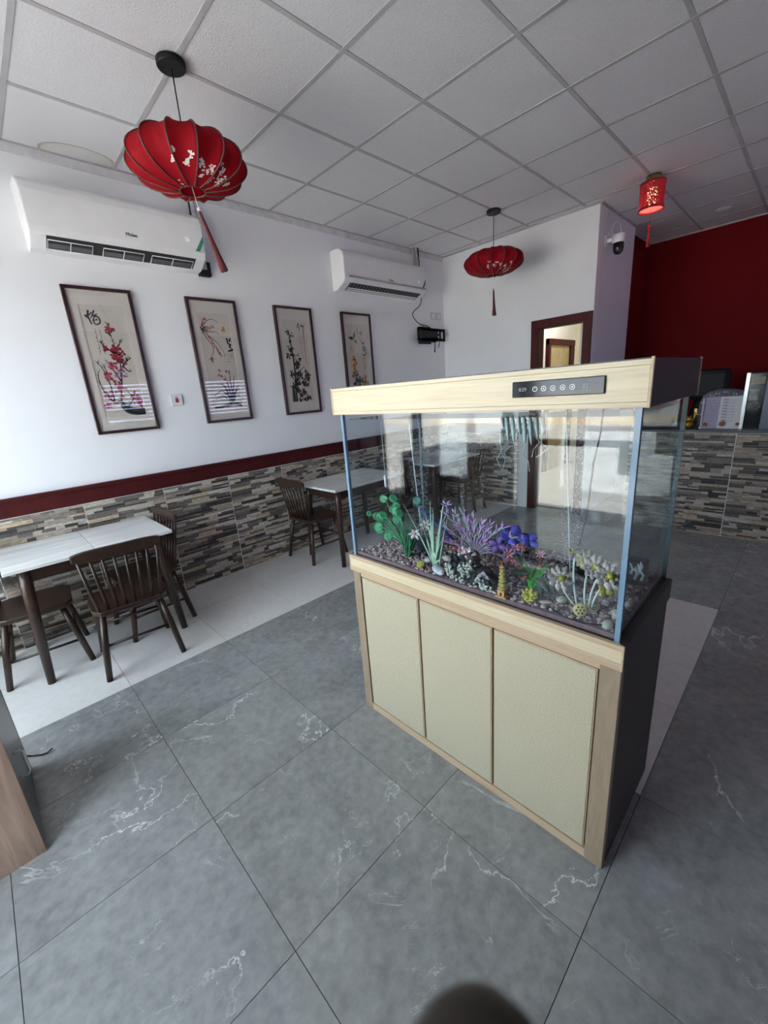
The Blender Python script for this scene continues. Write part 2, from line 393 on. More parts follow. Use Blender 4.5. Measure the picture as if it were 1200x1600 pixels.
bx('wall_angle', ang, XF, XB, WL-0.022, WL, CZ-0.004, CZ+0.008, ceil); bx('cornice', pm('cornice_grey', (0.62, 0.62, 0.64), 0.6), XF, XB, WL-0.008, WL, CZ-0.055, CZ-0.004, ceil)
bx('wall_angle', ang, XB-0.022, XB, YA, WL, CZ-0.012, CZ+0.008, ceil)
bx('wall_angle', ang, XB, 5.95, YA-0.022, YA, CZ-0.012, CZ+0.008, ceil)
bx('wall_angle', ang, XR-0.022, XR, YR, WL, CZ-0.012, CZ+0.008, ceil)

# walls
wall_left = struct(bx('wall_left', MT['wall'], XF-0.2, 8.36, WL, WL+0.15, 0, CZ+0.2, origin=(XF, WL, 0)))
bm = MB()
bm.box(XB, XB+0.1, 2.36, WL, 0, CZ+0.1); bm.box(XB, XB+0.1, YA, 1.79, 0, CZ+0.1); bm.box(XB, XB+0.1, 1.79, 2.36, 2.15, CZ+0.1)
wall_back = struct(bm.build('wall_back', MT['wall'], origin=(XB, 2.7, 0)))
wall_ret = struct(bx('wall_return', pm('lilac_white_paint', (0.76, 0.76, 0.82), 0.6, 0.02, 3), XB+0.1, 5.95, YA, YA+0.1, 0, CZ+0.1))
wall_far = struct(bx('wall_far', MT['red'], XR, XR+0.15, YR, YA+0.12, 0, CZ+0.1))
struct(bx('wall_alcove', MT['red'], 5.95, XR, YA+0.10, YA+0.12, 0, CZ+0.1))
bm = MB(); wx = (2.1, 6.5); wz = (1.3, 2.15)
bm.box(XF-0.2, XR+0.15, YR-0.15, YR, 0, wz[0]); bm.box(XF-0.2, XR+0.15, YR-0.15, YR, wz[1], CZ+0.1)
bm.box(XF-0.2, wx[0], YR-0.15, YR, *wz); bm.box(wx[1], XR+0.15, YR-0.15, YR, *wz)
wall_right = struct(bm.build('wall_right', MT['red'], origin=(XF, YR, 0)))
bm = MB(); F0, F1 = XF-0.2, XF
bm.box(F0, F1, YR, 0.70, 0, CZ+0.1); bm.box(F0, F1, 0.70, 3.42, 2.55, CZ+0.1); bm.box(F0, F1, 3.42, WL, 0, CZ+0.1)
bm.box(F0, F1, 1.62, 3.42, 0, 0.40)
wall_front = struct(bm.build('wall_front', MT['wall'], origin=(XF, YR, 0)))
# corridor behind the doorway
bm = MB(); bm.box(4.94, 8.16, 3.2, 3.3, 0, 3.0)
struct(bm.build('wall_corridor', MT['wall'], origin=(4.94, 3.2, 0)))
struct(bx('wall_corridor_end', MT['cream'], 8.16, 8.26, 1.74, 3.3, 0, 3.0))
struct(bx('wall_corridor_side', MT['cream'], 4.94, 8.16, 1.860, 1.90, 0, 3.0))
struct(bx('floor_corridor', MT['floor_white'], 4.94, 8.16, 1.90, 3.2, -0.05, 0.0))
struct(bx('ceiling_corridor', MT['wall'], 4.94, 8.16, 1.90, 3.2, 2.95, 3.05))
cl = thing('added_corridor_lamp', 'unseen round glowing light added to brighten the corridor beyond the doorway', 'lamp', (6.9, 2.55, 2.95))  # unseen lamp added to brighten the corridor, with the area light below
b = MB(); b.lathe([(0.0001, 2.90), (0.12, 2.905), (0.15, 2.93)], (6.9, 2.55, 0), 28); b.build('diffuser', emit('corridor_fill_glow', (1, 0.93, 0.78), 1.6), cl)
b = MB(); b.lathe([(0.15, 2.93), (0.17, 2.935), (0.17, 2.948)], (6.9, 2.55, 0), 28); b.build('trim_ring', MT['white_plastic'], cl)
ca = bpy.data.lights.new('corridor_fill_light', 'AREA'); ca.shape = 'DISK'; ca.size = 0.3; ca.energy = 11; ca.color = (1, 0.93, 0.80)
cao = bpy.data.objects.new('corridor_fill_light', ca); COL.objects.link(cao); cao.location = (6.9, 2.55, 2.885)

# door frame in the back wall
d1 = thing('door_1', None, None, (XB, 2.08, 0), kind='structure')
bx('door_jamb', MT['maroon'], XB-0.02, XB+0.12, 2.314, 2.405, 0, 2.2, d1, 0.004)
bx('door_jamb', MT['maroon'], XB-0.02, XB+0.12, 1.742, 1.833, 0, 2.2, d1, 0.004)
bx('door_head', MT['maroon'], XB-0.022, XB+0.122, 1.742, 2.405, 2.112, 2.203, d1, 0.004)
d2 = thing('door_2', None, None, (7.45, 3.2, 0), kind='structure')
bx('door_jamb', MT['maroon'], 6.93, 7.01, 3.14, 3.2, 0, 2.185, d2, 0.004)
bx('door_jamb', MT['maroon'], 7.80, 7.96, 3.14, 3.2, 0, 2.185, d2, 0.004)
bx('door_head', MT['maroon'], 6.93, 7.96, 3.135, 3.2, 2.10, 2.19, d2, 0.004)
bx('door_leaf', pm('tan_door', (0.42, 0.34, 0.20), 0.45), 7.01, 7.80, 3.17, 3.198, 0, 2.10, d2, 0.003)
# rails
t1 = struct(bx('trim_1', MT['maroon'], XF, XB-0.03, WL-0.032, WL, 0.935, 1.06, bevel=0.006, origin=(XF, WL, 0.935)))
bx('rail_cap', MT['maroon'], XF, XB-0.04, WL-0.042, WL, 1.035, 1.062, t1, 0.004)
t2 = struct(bx('trim_2', MT['maroon'], XB-0.032, XB, 2.41, WL-0.043, 0.935, 1.06, bevel=0.006, origin=(XB, WL, 0.935)))
bx('rail_cap', MT['maroon'], XB-0.042, XB, 2.41, WL-0.044, 1.035, 1.062, t2, 0.004)

# stone cladding: six tile designs, every strip its own proud block
def stone_tile(seed, W=0.5445, Hh=0.3025):
    r = random.Random(seed); b = MB(); b.box(0, W, -0.006, 0, 0, Hh, 9)
    rows = []; z = 0
    while z < Hh-0.012:
        h = r.choice([0.012, 0.015, 0.018, 0.022, 0.028]); h = min(h, Hh-z)
        if Hh-z-h < 0.012: h = Hh-z
        rows.append((z, h)); z += h
    for z, h in rows:
        x = 0; last = -1
        while x < W-0.03:
            L = r.choice([0.05, 0.08, 0.11, 0.15, 0.2, 0.25]); L = min(L, W-x)
            if W-x-L < 0.04: L = W-x
            m = r.choices(range(9), [10, 12, 13, 13, 14, 14, 12, 8, 8])[0]
            if m == last: m = (m+3) % 9
            last = m; d = r.uniform(0.0115, 0.0175); g = 0.0007
            hh = h
            b.box(x+g, x+L-g, -d, -0.004, z+g, z+hh-g, m); x += L
    o = b.build('stone_tile', STONE+[MT['grout']]); me = o.data; bpy.data.objects.remove(o); return me
TL = [stone_tile(s) for s in range(8)]
def clad(parent, x_edges, fixed, axis, rows, seed):
    r = random.Random(seed)
    for i in range(len(x_edges)):
        for j, z in enumerate(rows):
            me = TL[r.randrange(8)]
            if axis == 'X': place(me, 'stone_tile', (x_edges[i]+0.0025, fixed, z+0.004), parent)
            else: place(me, 'stone_tile', (fixed, x_edges[i]-0.0025, z+0.004), parent, -PI/2)
rows3 = [0.005, 0.312, 0.620]
MT_gr = MT['grout']
g1 = bx('grout_bed', MT_gr, XF, XB, WL-0.013, WL-0.0005, 0, 0.935, wall_left)
clad(wall_left, [0.443+0.5505*i for i in range(-2, 8)], WL-0.003, 'X', rows3, 3)
bx('grout_bed', MT_gr, XB-0.013, XB-0.0005, 2.41, WL, 0, 0.935, wall_back)
clad(wall_back, [WL-0.012-0.5505*i for i in range(0, 2)], XB-0.003, 'Y', rows3, 5)

# ------------------------------------------------------------------ shop front
w1 = thing('window_1', None, None, (XF, 2.5, 0.4), kind='structure')
for y in (1.66, 1.80, 2.83, 3.38): bx('window_post', MT['alu'], XF-0.14, XF-0.06, y-0.04, y+0.04, 0.40, 2.55, w1)
bx('window_sill', MT['alu'], XF-0.14, XF-0.05, 1.62, 3.42, 0.40, 0.46, w1); bx('window_head', MT['alu'], XF-0.14, XF-0.06, 1.62, 3.42, 2.49, 2.55, w1)
for y0, y1 in ((1.70, 1.76), (1.84, 2.79), (2.87, 3.34)): bx('pane', MT['win_glass'], XF-0.103, XF-0.097, y0, y1, 0.46, 2.49, w1)
d3 = thing('door_3', None, None, (XF, 1.06, 0), kind='structure')
for y in (0.74, 1.58): bx('door_stile', MT['alu'], XF-0.13, XF-0.07, y-0.04, y+0.04, 0, 2.55, d3)
bx('door_rail', MT['alu'], XF-0.13, XF-0.07, 0.78, 1.54, 0, 0.09, d3); bx('door_rail', MT['alu'], XF-0.13, XF-0.07, 0.78, 1.54, 2.47, 2.55, d3)
bx('push_bar', MT['alu'], XF-0.12, XF-0.06, 0.78, 1.54, 1.055, 1.10, d3)
bx('push_plate', MT['alu'], XF-0.12, XF-0.065, 0.78, 0.92, 0.86, 1.06, d3)
bx('pane', MT['win_glass'], XF-0.103, XF-0.097, 0.78, 1.54, 0.09, 2.47, d3)
# side window with shutter slats
w2 = thing('window_2', None, None, (2.8, YR, 1.3), kind='structure')
bx('pane', glass('lavender_glass', (0.74, 0.72, 0.84), 1.3), wx[0], wx[1], YR-0.083, YR-0.077, *wz, w2)
for k in range(5): x = wx[0]+0.02+k*(wx[1]-wx[0]-0.04)/4; bx('mullion', MT['white_plastic'], x-0.02, x+0.02, YR-0.10, YR-0.06, *wz, w2)
for k in range(11): z = wz[0]+0.02+k*0.083; bx('shutter_slat', MT['white_plastic'], wx[0], wx[1], YR-0.135, YR-0.125, z-0.029, z+0.029, w2)
# street
road = struct(bx('ground', MT['asphalt'], -60, XF-0.2, -50, 60, -0.30, -0.10, origin=(-10, 0, -0.1)))
struct(bx('pavement', pm('pavement', (0.40, 0.39, 0.37), 0.9, 0.1, 3), -2.4, XF-0.2, -20, 20, -0.10, -0.03))
tag(bx('kerb', MT['kerb'], -14.3, -13.6, -40, 50, -0.10, 0.06), 'long sandy kerb across the street seen in the tank reflection', 'kerb')
struct(bx('street_side', pm('side_ground', (0.40, 0.38, 0.36), 0.9, 0.1, 3), XF-0.2, 12, -40, YR-0.15, -0.2, -0.05))

# ------------------------------------------------------------------ aquarium stand
TX0, TX1, TY0, TY1 = 1.10, 1.63, 0.26, 1.412
cab = thing('aquarium_stand', 'gold and cream aquarium cabinet with three flecked doors and dark side', 'cabinet', (1.36, 0.83, 0))
bx('side_panel', MT['dark_side'], 1.135, 1.605, 0.264, 0.282, 0, 0.768, cab, 0.001)
bx('side_panel', MT['dark_side'], 1.135, 1.605, 1.388, 1.406, 0, 0.768, cab, 0.001)
bx('back_panel', MT['dark_side'], 1.59, 1.605, 0.282, 1.388, 0, 0.768, cab)
o = bx('post', MT['post'], 1.108, 1.136, 0.264, 0.320, 0, 0.768, cab, 0.002)
bx('post', MT['post'], 1.108, 1.136, 1.357, 1.406, 0, 0.768, cab, 0.002)
bx('top_rail', MT['edge_wood'], 1.112, 1.136, 0.320, 1.357, 0.742, 0.768, cab, 0.001)
bx('base_rail', MT['edge_wood'], 1.110, 1.136, 0.320, 1.357, 0, 0.036, cab, 0.001)
bx('inner_shadow_board', MT['dark_side'], 1.134, 1.145, 0.32, 1.357, 0.03, 0.75, cab)
for y0, y1 in ((0.325, 0.664), (0.672, 1.004), (1.012, 1.352)):
    dr = bx('door', MT['edge_wood'], 1.113, 1.132, y0, y1, 0.040, 0.738, cab, 0.001)
    bx('door_face', MT['fleck'], 1.1105, 1.1135, y0+0.004, y1-0.004, 0.044, 0.734, dr)
ring = MB(); zt = 0.845; zb = 0.768
bx('trim_front', MT['maple'], TX0, TX0+0.016, TY0+0.004, TY1-0.004, zb+0.022, zt-0.016, cab, 0.001)
bx('trim_front_band', MT['edge_wood'], TX0-0.001, TX0+0.016, TY0+0.004, TY1-0.004, zb, zb+0.022, cab, 0.001)
bx('trim_front_band', MT['edge_wood'], TX0-0.001, TX0+0.016, TY0+0.004, TY1-0.004, zt-0.016, zt, cab, 0.002)
bx('trim_side', MT['dark_side'], TX0+0.006, TX1-0.006, TY0+0.001, TY0+0.016, zb, zt, cab, 0.002)
bx('trim_side', MT['dark_side'], TX0+0.006, TX1-0.006, TY1-0.016, TY1-0.001, zb, zt, cab, 0.002)
bx('trim_back', MT['dark_side'], TX1-0.016, TX1, TY0+0.006, TY1-0.006, zb, zt, cab, 0.002)
bx('edge_strip', MT['edge_wood'], TX0-0.002, TX0+0.006, TY0, TY0+0.006, zb, zt+0.002, cab, 0.0015)
bx('edge_strip', MT['edge_wood'], TX0-0.002, TX0+0.006, TY1-0.006, TY1, zb, zt+0.002, cab, 0.0015)
bx('edge_strip', MT['edge_wood'], TX1-0.006, TX1+0.001, TY0, TY0+0.006, zb, zt+0.002, cab, 0.0015)
bx('tank_deck', MT['dark_side'], TX0+0.016, TX1-0.016, TY0+0.016, TY1-0.016, zb+0.03, zt-0.004, cab)

# ------------------------------------------------------------------ glass tank with hood
GX0, GX1, GY0, GY1, GZ0, GZ1 = 1.117, 1.618, 0.279, 1.396, 0.842, 1.478
tank = thing('aquarium', 'glass aquarium filled with water under a pale maple hood with dark ends', 'aquarium', (1.36, 0.83, 0.842))
th = 0.014
bx('front_pane', MT['glass'], GX0, GX0+th, GY0+th, GY1-th, GZ0, GZ1, tank)
bx('back_pane', MT['glass'], GX1-th, GX1, GY0+th, GY1-th, GZ0, GZ1, tank)
bx('side_pane', MT['glass'], GX0+th, GX1-th, GY0, GY0+th, GZ0, GZ1, tank)
bx('side_pane', MT['glass'], GX0+th, GX1-th, GY1-th, GY1, GZ0, GZ1, tank)
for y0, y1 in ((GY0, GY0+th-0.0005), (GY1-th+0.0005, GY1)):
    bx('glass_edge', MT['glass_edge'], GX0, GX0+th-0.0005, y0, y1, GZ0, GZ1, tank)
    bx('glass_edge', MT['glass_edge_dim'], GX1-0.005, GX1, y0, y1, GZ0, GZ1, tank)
wt = MB().box(GX0+th+0.001, GX1-th-0.001, GY0+th+0.001, GY1-th-0.001, GZ0+0.012, 1.452).build('water', MT['water'], tank)
hz0, hz1 = 1.474, 1.582
hx0, hx1, hy0, hy1 = 1.100, 1.632, 0.262, 1.421
bx('hood_front', MT['maple'], hx0, hx0+0.014, hy0+0.005, hy1-0.005, hz0+0.013, hz1-0.015, tank, 0.001)
bx('hood_front_band', MT['edge_wood'], hx0-0.001, hx0+0.014, hy0+0.004, hy1-0.004, hz0, hz0+0.003, tank)
bx('hood_front_band', MT['maple'], hx0-0.0006, hx0+0.014, hy0+0.004, hy1-0.004, hz0+0.003, hz0+0.0125, tank)
bx('hood_front_band', MT['maple'], hx0-0.0006, hx0+0.014, hy0+0.004, hy1-0.004, hz1-0.0145, hz1-0.003, tank)
bx('hood_front_band', MT['dark_side'], hx0-0.001, hx0+0.014, hy0+0.004, hy1-0.004, hz1-0.003, hz1, tank)
bx('hood_side', MT['dark_side'], hx0+0.005, hx1-0.005, hy0, hy0+0.014, hz0, hz1-0.001, tank, 0.001)
bx('hood_side', MT['dark_side'], hx0+0.005, hx1-0.005, hy1-0.014, hy1, hz0, hz1-0.001, tank, 0.001)
bx('hood_back', MT['dark_side'], hx1-0.014, hx1, hy0+0.005, hy1-0.005, hz0, hz1-0.001, tank, 0.001)
bx('hood_top', MT['dark_side'], hx0+0.014, hx1-0.014, hy0+0.014, hy1-0.014, hz1-0.014, hz1-0.002, tank)
for x0, x1 in ((hx0-0.002, hx0+0.006), (hx1-0.004, hx1+0.002)):
    for y0, y1 in ((hy0-0.002, hy0+0.005), (hy1-0.005, hy1+0.002)):
        bx('hood_edge_strip', MT['edge_wood'], x0, x1, y0, y1, hz0-0.001, hz1+0.002, tank, 0.0015)
cp_ = bx('control_panel', MT['gloss_black'], hx0-0.006, hx0+0.002, 0.357, 0.597, 1.509, 1.551, tank, 0.002, )
for i, y in enumerate((0.531, 0.507, 0.482, 0.457, 0.433)):
    r = MB(); r.lathe([(0.0056, 0), (0.0066, 0), (0.0066, 0.0006), (0.0056, 0.0006), (0.0056, 0)], (hx0-0.0061, y, 1.5295), 20, 0, (-1, 0, 0), wob=lambda a: 1)
    sh = [[(0, 0.0028), (0, 0)], [(-0.002, -0.0018), (0, 0.0024), (0.002, -0.0018)], [(-0.002, 0.001), (0.002, 0.001), (0, -0.0022)], [(-0.0026, -0.0018), (0, 0.0026), (0.0026, -0.0018)], [(-0.0016, -0.0016), (0.0016, -0.0016), (0.0016, 0.0016), (-0.0016, 0.0016)]][i]
    if len(sh) == 2: sh = [(-0.0004, 0), (0.0004, 0), (0.0004, 0.003), (-0.0004, 0.003)]
    r.prism(sh, lambda a, b: V((hx0-0.0061, y-a, 1.5295+b)), lambda a, b: V((hx0-0.0066, y-a, 1.5295+b)))
    r.build('button', MT['print_white'], cp_)
text('8:29', 'digits', MT['print_dim'], cp_, 0.013, axes((hx0-0.0063, 0.566, 1.5295), (0, -1, 0), (0, 0, 1)))
text("33'", 'digits', MT['print_dim'], cp_, 0.013, axes((hx0-0.0063, 0.400, 1.5295), (0, -1, 0), (0, 0, 1)))

# gravel bed (stuff)
gm = [pm('pebble_%d' % i, c, 0.35, 0.2, 60) for i, c in enumerate([(0.36, 0.25, 0.26), (0.46, 0.34, 0.37), (0.27, 0.18, 0.20), (0.58, 0.46, 0.47), (0.48, 0.28, 0.22), (0.74, 0.66, 0.62), (0.17, 0.115, 0.135)])]
gv = MB(); gv.box(GX0+0.012, GX1-0.012, GY0+0.012, GY1-0.012, GZ0+0.001, 0.858, 6)
def gz(x, y): return 0.861 + 0.012*(x-GX0)/0.5 + 0.004*math.sin(9*y+3*x)
for i in range(4200):
    x = rnd.uniform(GX0+0.020, GX1-0.020); y = rnd.uniform(GY0+0.020, GY1-0.020)
    r = rnd.uniform(0.0045, 0.0085)
    rot = Matrix.Rotation(rnd.uniform(0, 6.3), 3, 'Z') @ Matrix.Rotation(rnd.uniform(-0.5, 0.5), 3, 'X')
    gv.ball((x, y, gz(x, y)-rnd.uniform(0, 0.006)), r, rnd.choices(range(7), [20, 18, 16, 12, 9, 7, 10])[0], 1, (1.25, 0.9, 0.7), 0.1, rot)
tag(gv.build('gravel', gm, origin=(1.36, 0.83, GZ0)), 'bed of mauve and brown gravel on the aquarium floor', 'gravel', kind='stuff')

G0 = lambda x, y: V((x, y, gz(x, y)+0.001))
pale = pm('pale_stone', (0.42, 0.43, 0.34), 0.5, 0.25, 30); whit = pm('white_rock', (0.62, 0.62, 0.66), 0.6, 0.3, 40)
tanst = pm('tan_stone', (0.40, 0.33, 0.25), 0.5, 0.2, 30)
def stone(x, y, r, m, label, sq=(1.2, 0.9, 0.65), rz=0.0):
    b = MB(); b.ball((x, y, gz(x, y)+r*sq[2]*0.6), r, 0, 2, sq, 0.05, Matrix.Rotation(rz, 3, 'Z'))
    tag(b.build('stone', m, origin=G0(x, y)), label, 'stone', 'larger stones on the gravel')
stone(1.205, 0.475, 0.017, pale, 'greenish grey stone left of the yellow perforated disc in the tank')
stone(1.225, 0.318, 0.018, pale, 'pale square-ish stone on gravel beside the right front tank edge')
stone(1.150, 0.322, 0.017, pale, 'pale green round stone nearest the front right corner of the tank')
stone(1.300, 0.310, 0.014, whit, 'small white stone against the right end glass')
stone(1.165, 0.940, 0.030, whit, 'flat white marbled rock at the foot of the striped-leaf plant', (0.7, 1.5, 0.45), -0.5)
stone(1.215, 1.030, 0.016, whit, 'small white rock between green grass and striped-leaf plant', (1.2, 1.3, 0.6))
stone(1.34, 0.355, 0.022, tanst, 'tall tan stone standing behind the swirl disc', (0.7, 0.9, 1.6))
stone(1.165, 0.508, 0.013, tanst, 'oblong tan stone beside the frilled yellow coral', (0.7, 1.5, 0.6), 0.5)
for i, (x, y) in enumerate(((1.18, 1.275), (1.19, 1.235), (1.165, 1.20))):
    stone(x, y, 0.012, tanst, ['tan pebble furthest left by the left end glass', 'tan pebble second from the left end glass', 'tan pebble just left of the dark green grass'][i])

# ------------------------------------------------------------------ tank plants and ornaments
gcol = dict(leaf=pm('plant_green', (0.06, 0.32, 0.14), 0.4, 0.3, 40), dkgrass=pm('grass_dark', (0.03, 0.20, 0.09), 0.4, 0.3, 30), mint=pm('mint', (0.36, 0.52, 0.38), 0.4, 0.25, 30),
            teal=pm('teal', (0.09, 0.25, 0.21), 0.4, 0.2, 30), bright=pm('bright_green', (0.07, 0.42, 0.07), 0.4, 0.25, 30), white=pm('petal_white', (0.72, 0.64, 0.68), 0.5, 0.1, 60),
            pinkc=pm('petal_pink', (0.62, 0.20, 0.24), 0.5, 0.2, 60), lav=pm('lavender', (0.46, 0.31, 0.57), 0.5, 0.25, 40), grl=pm('grey_lavender', (0.40, 0.41, 0.45), 0.5, 0.25, 40), mag=pm('magenta', (0.48, 0.18, 0.48), 0.5, 0.25, 40),
            blue=pm('blue_petal', (0.10, 0.10, 0.55), 0.45, 0.3, 20), indigo=pm('indigo', (0.20, 0.12, 0.42), 0.45, 0.3, 20), rust=pm('rust_flower', (0.42, 0.12, 0.08), 0.5, 0.3, 60), hot=pm('hot_pink', (0.58, 0.24, 0.34), 0.5, 0.25, 60),
            oliv=pm('olive_yellow', (0.38, 0.36, 0.05), 0.5, 0.25, 30), taupe=pm('taupe_petal', (0.50, 0.44, 0.40), 0.6, 0.2, 40), dkleaf=pm('dark_leaf', (0.015, 0.035, 0.02), 0.35, 0.3, 30),
            yel=pm('yellow_coral', (0.55, 0.50, 0.10), 0.5, 0.2, 40), cream=pm('ring_cream', (0.62, 0.52, 0.20), 0.45, 0.1, 40), rock=pm('ornament_rock', (0.035, 0.04, 0.05), 0.7, 0.5, 30), lace=pm('lace_coral', (0.55, 0.58, 0.52), 0.7, 0.3, 50),
            gold=pm('pagoda_gold', (0.42, 0.36, 0.12), 0.4, 0.3, 60), gate=pm('pagoda_gate', (0.52, 0.32, 0.14), 0.5, 0.2, 60), drum=pm('drum_grey', (0.13, 0.14, 0.19), 0.35, 0.1, 20), bub=pm('bubble', (0.72, 0.72, 0.84), 0.15), tube=pm('clear_tube', (0.62, 0.68, 0.70), 0.2), btube=pm('blue_tube', (0.02, 0.05, 0.42), 0.3), root=pm('pale_root', (0.50, 0.62, 0.60), 0.5, 0.1))
VN = V((-0.75, -0.65, 0.1))         # leaves roughly facing the front glass
def curve(a, b, sag=0.0, side=V((0, 0, 0)), n=6):
    a = V(a); b = V(b); out = []
    for i in range(n+1):
        t = i/n; out.append(a.lerp(b, t) + V((0, 0, sag))*math.sin(PI*t) + side*math.sin(PI*t))
    return out
def wtap(n, w, tip=0.12): return [w*(0.45+0.55*math.sin(PI*min(1, t*1.25+0.05)))*(1-t)**0.6+w*tip for t in [i/n for i in range(n+1)]]
def grass(mb, base, tips, w, m=0):
    for t in tips:
        b = V(base)+V((rnd.uniform(-0.012, 0.012), rnd.uniform(-0.014, 0.014), 0)); t = V(t)
        mb.blade(curve(b, t, 0.3*abs(t.y-b.y), V((0, 0, 0)), 7), wtap(7, w), VN, m)
def disc_leaf(mb, c, r, m=0, nrm=None):
    nrm = V(nrm or (VN + V((rnd.uniform(-.5, .5), rnd.uniform(-.5, .5), rnd.uniform(-.2, .7))))).normalized()
    mb.lathe([(0.0001, -0.001), (r*0.6, 0.001), (r, 0.004), (r*0.6, 0.003), (0.0001, 0.001)], c, 12, m, nrm, wob=lambda a: 1-0.22*max(0, math.cos(a))**6)
def flower(mb, c, r, m, n=6, nrm=None, cup=0.4, mc=None, wd=0.55):
    nrm = V(nrm or VN).normalized(); q = V((0, 0, 1)).rotation_difference(nrm); c = V(c)
    for k in range(n):
        a = 2*PI*k/n+rnd.uniform(-.15, .15); d = q @ V((math.cos(a), math.sin(a), cup)).normalized()
        pts = [c + d*r*t + nrm*(-0.25*r*t*t*cup) for t in (0.05, 0.35, 0.7, 1.0)]
        mb.blade(pts, [r*wd*0.35, r*wd, r*wd*0.85, r*0.08], nrm, m, 0.0012)
    if mc is not None: mb.ball(c+nrm*r*0.12, r*0.2, mc, 1)

# green round-leaf plant
t = thing('plastic_plant', 'green plastic plant with round leaves over dark grass at left of tank', 'plant', G0(1.20, 1.13))
b = MB(); tips = [(1.22, 1.15, 1.035), (1.22, 1.112, 1.03), (1.22, 1.09, 0.975), (1.23, 1.139, 1.045), (1.22, 1.19, 1.01), (1.2, 1.07, 0.99), (1.17, 1.055, 0.90), (1.19, 1.22, 0.99), (1.24, 1.24, 0.94)]
tips += [(1.20+rnd.uniform(-.05, .05), 1.13+rnd.uniform(-.07, .07), rnd.uniform(0.96, 1.03)) for _ in range(26)]
grass(b, G0(1.20, 1.13), tips, 0.009); b.build('grass_tuft', gcol['dkgrass'], t)
lv = [(1.335, 1.082, .021), (1.404, 1.072, .020), (1.293, 1.036, .022), (1.25, 1.036, .021), (1.391, 0.995, .024), (1.44, 0.986, .020), (1.52, 0.985, .014), (1.41, 0.945, .024), (1.35, 0.905, .020), (1.44, 0.912, .022), (1.305, 1.055, .018), (1.36, 1.01, .022), (1.30, 0.99, .02), (1.345, 1.03, .017)]
sx = 1.27
b = MB(); s = MB()
for y, z, r in lv:
    y = 1.13 + (y-1.16)*0.92; c = V((sx+rnd.uniform(-.03, .03), y, z)); b = MB(); disc_leaf(b, c, r*1.1); b.build('leaf', gcol['leaf'], t)
    s.tube(curve((1.21, 1.15, 0.90), c, 0.02, V((0, 0, 0)), 6), 0.0022, 5)
s.build('stems', gcol['leaf'], t)

# striped-leaf plant with pale flowers
t = thing('plastic_plant', 'tall mint striped-leaf plastic plant with pale pink flowers beside blue tube', 'plant', G0(1.19, 0.985))
b = MB(); bs = G0(1.19, 0.975)
for y, z, wd in ((0.94, 1.151, .014), (1.01, 1.129, .011), (0.986, 1.102, .012), (1.039, 1.08, .010), (1.135, 1.104, .006), (0.906, 1.09, .006), (1.07, 1.07, .007), (0.974, 0.99, .008), (0.93, 0.99, .008), (1.02, 1.02, .009), (0.90, 0.93, .006)):
    b.blade(curve(bs+V((0, rnd.uniform(-.02, .02), 0)), (1.2+rnd.uniform(-.02, .02), y, z), 0.01, V((0, 0, 0)), 7), wtap(7, wd*1.4), VN)
b.build('striped_leaves', gcol['mint'], t)
b = MB(); flower(b, (1.19, 1.075, 0.985), 0.030, 0, 6, (-0.8, -0.5, -0.2), 0.4, 1); flower(b, (1.22, 1.040, 1.02), 0.026, 0, 6, (-0.7, -0.3, 0.5), 0.5, 1)
b.build('pale_flower', [gcol['white'], gcol['pinkc']], t)
b = MB(); flower(b, (1.2, 0.918, 1.128), 0.026, 0, 5, (-0.3, -0.2, 0.9), 0.5); b.tube(curve((1.2, 0.945, 1.05), (1.2, 0.918, 1.126), 0, V((0, -0.01, 0))), 0.0018, 5, 0)
b.build('lavender_flower', [gcol['lav']], t)
b = MB(); disc_leaf(b, (1.2, 1.062, 1.125), 0.019, 0, (-0.7, -0.4, 0.6)); b.tube(curve((1.2, 1.02, 0.95), (1.2, 1.062, 1.12), 0.0), 0.002, 5); b.build('teal_leaf', gcol['teal'], t)

# lavender bush
t = thing('plastic_plant', 'bushy lavender and grey spiky plastic plant in mid tank', 'plant', G0(1.36, 0.90))
b = MB(); bs = V((1.35, 0.895, gz(1.35, 0.895)+0.012))
ends = [(1.019, 0.985), (0.99, 1.047), (0.955, 1.058), (0.92, 1.066), (0.884, 1.05), (0.858, 1.019), (0.831, 1.013), (0.795, 0.999), (0.756, 1.027), (0.735, 0.985), (0.742, 0.949), (1.06, 0.90), (1.03, 0.935), (0.76, 0.90), (0.80, 0.95), (0.93, 1.01), (0.97, 0.99), (0.87, 0.97), (0.78, 0.925)]
for y, z in ends:
    e = V((1.35+rnd.uniform(-.05, .05), y, z)); st = curve(bs, e, 0.015, V((0, 0, 0)), 8)
    b.tube(st, 0.0022, 5, 1)
    for k in range(2, 9):
        p = st[k]
        for sgn in (-1, 1):
            d = (st[k]-st[k-1]).normalized(); q = p + d*rnd.uniform(0.022, 0.034) + V((rnd.uniform(-.012, .012), sgn*rnd.uniform(0.004, 0.018), rnd.uniform(-.004, .012)))
            m = rnd.choices((0, 1, 2), (5, 4, 1.4 if z > .95 else 6))[0]
            b.blade([p, p.lerp(q, .4), p.lerp(q, .75), q], [0.003, 0.0095, 0.008, 0.001], VN, m)
    b.blade([e-V((0, 0, .004)), e+V((0, 0, .010)), e+V((0, 0, .022)), e+V((0, 0, .032))], [0.003, 0.009, 0.007, 0.001], VN, rnd.choice((0, 1)))
b.build('sprays', [gcol['lav'], gcol['grl'], gcol['mag']], t)

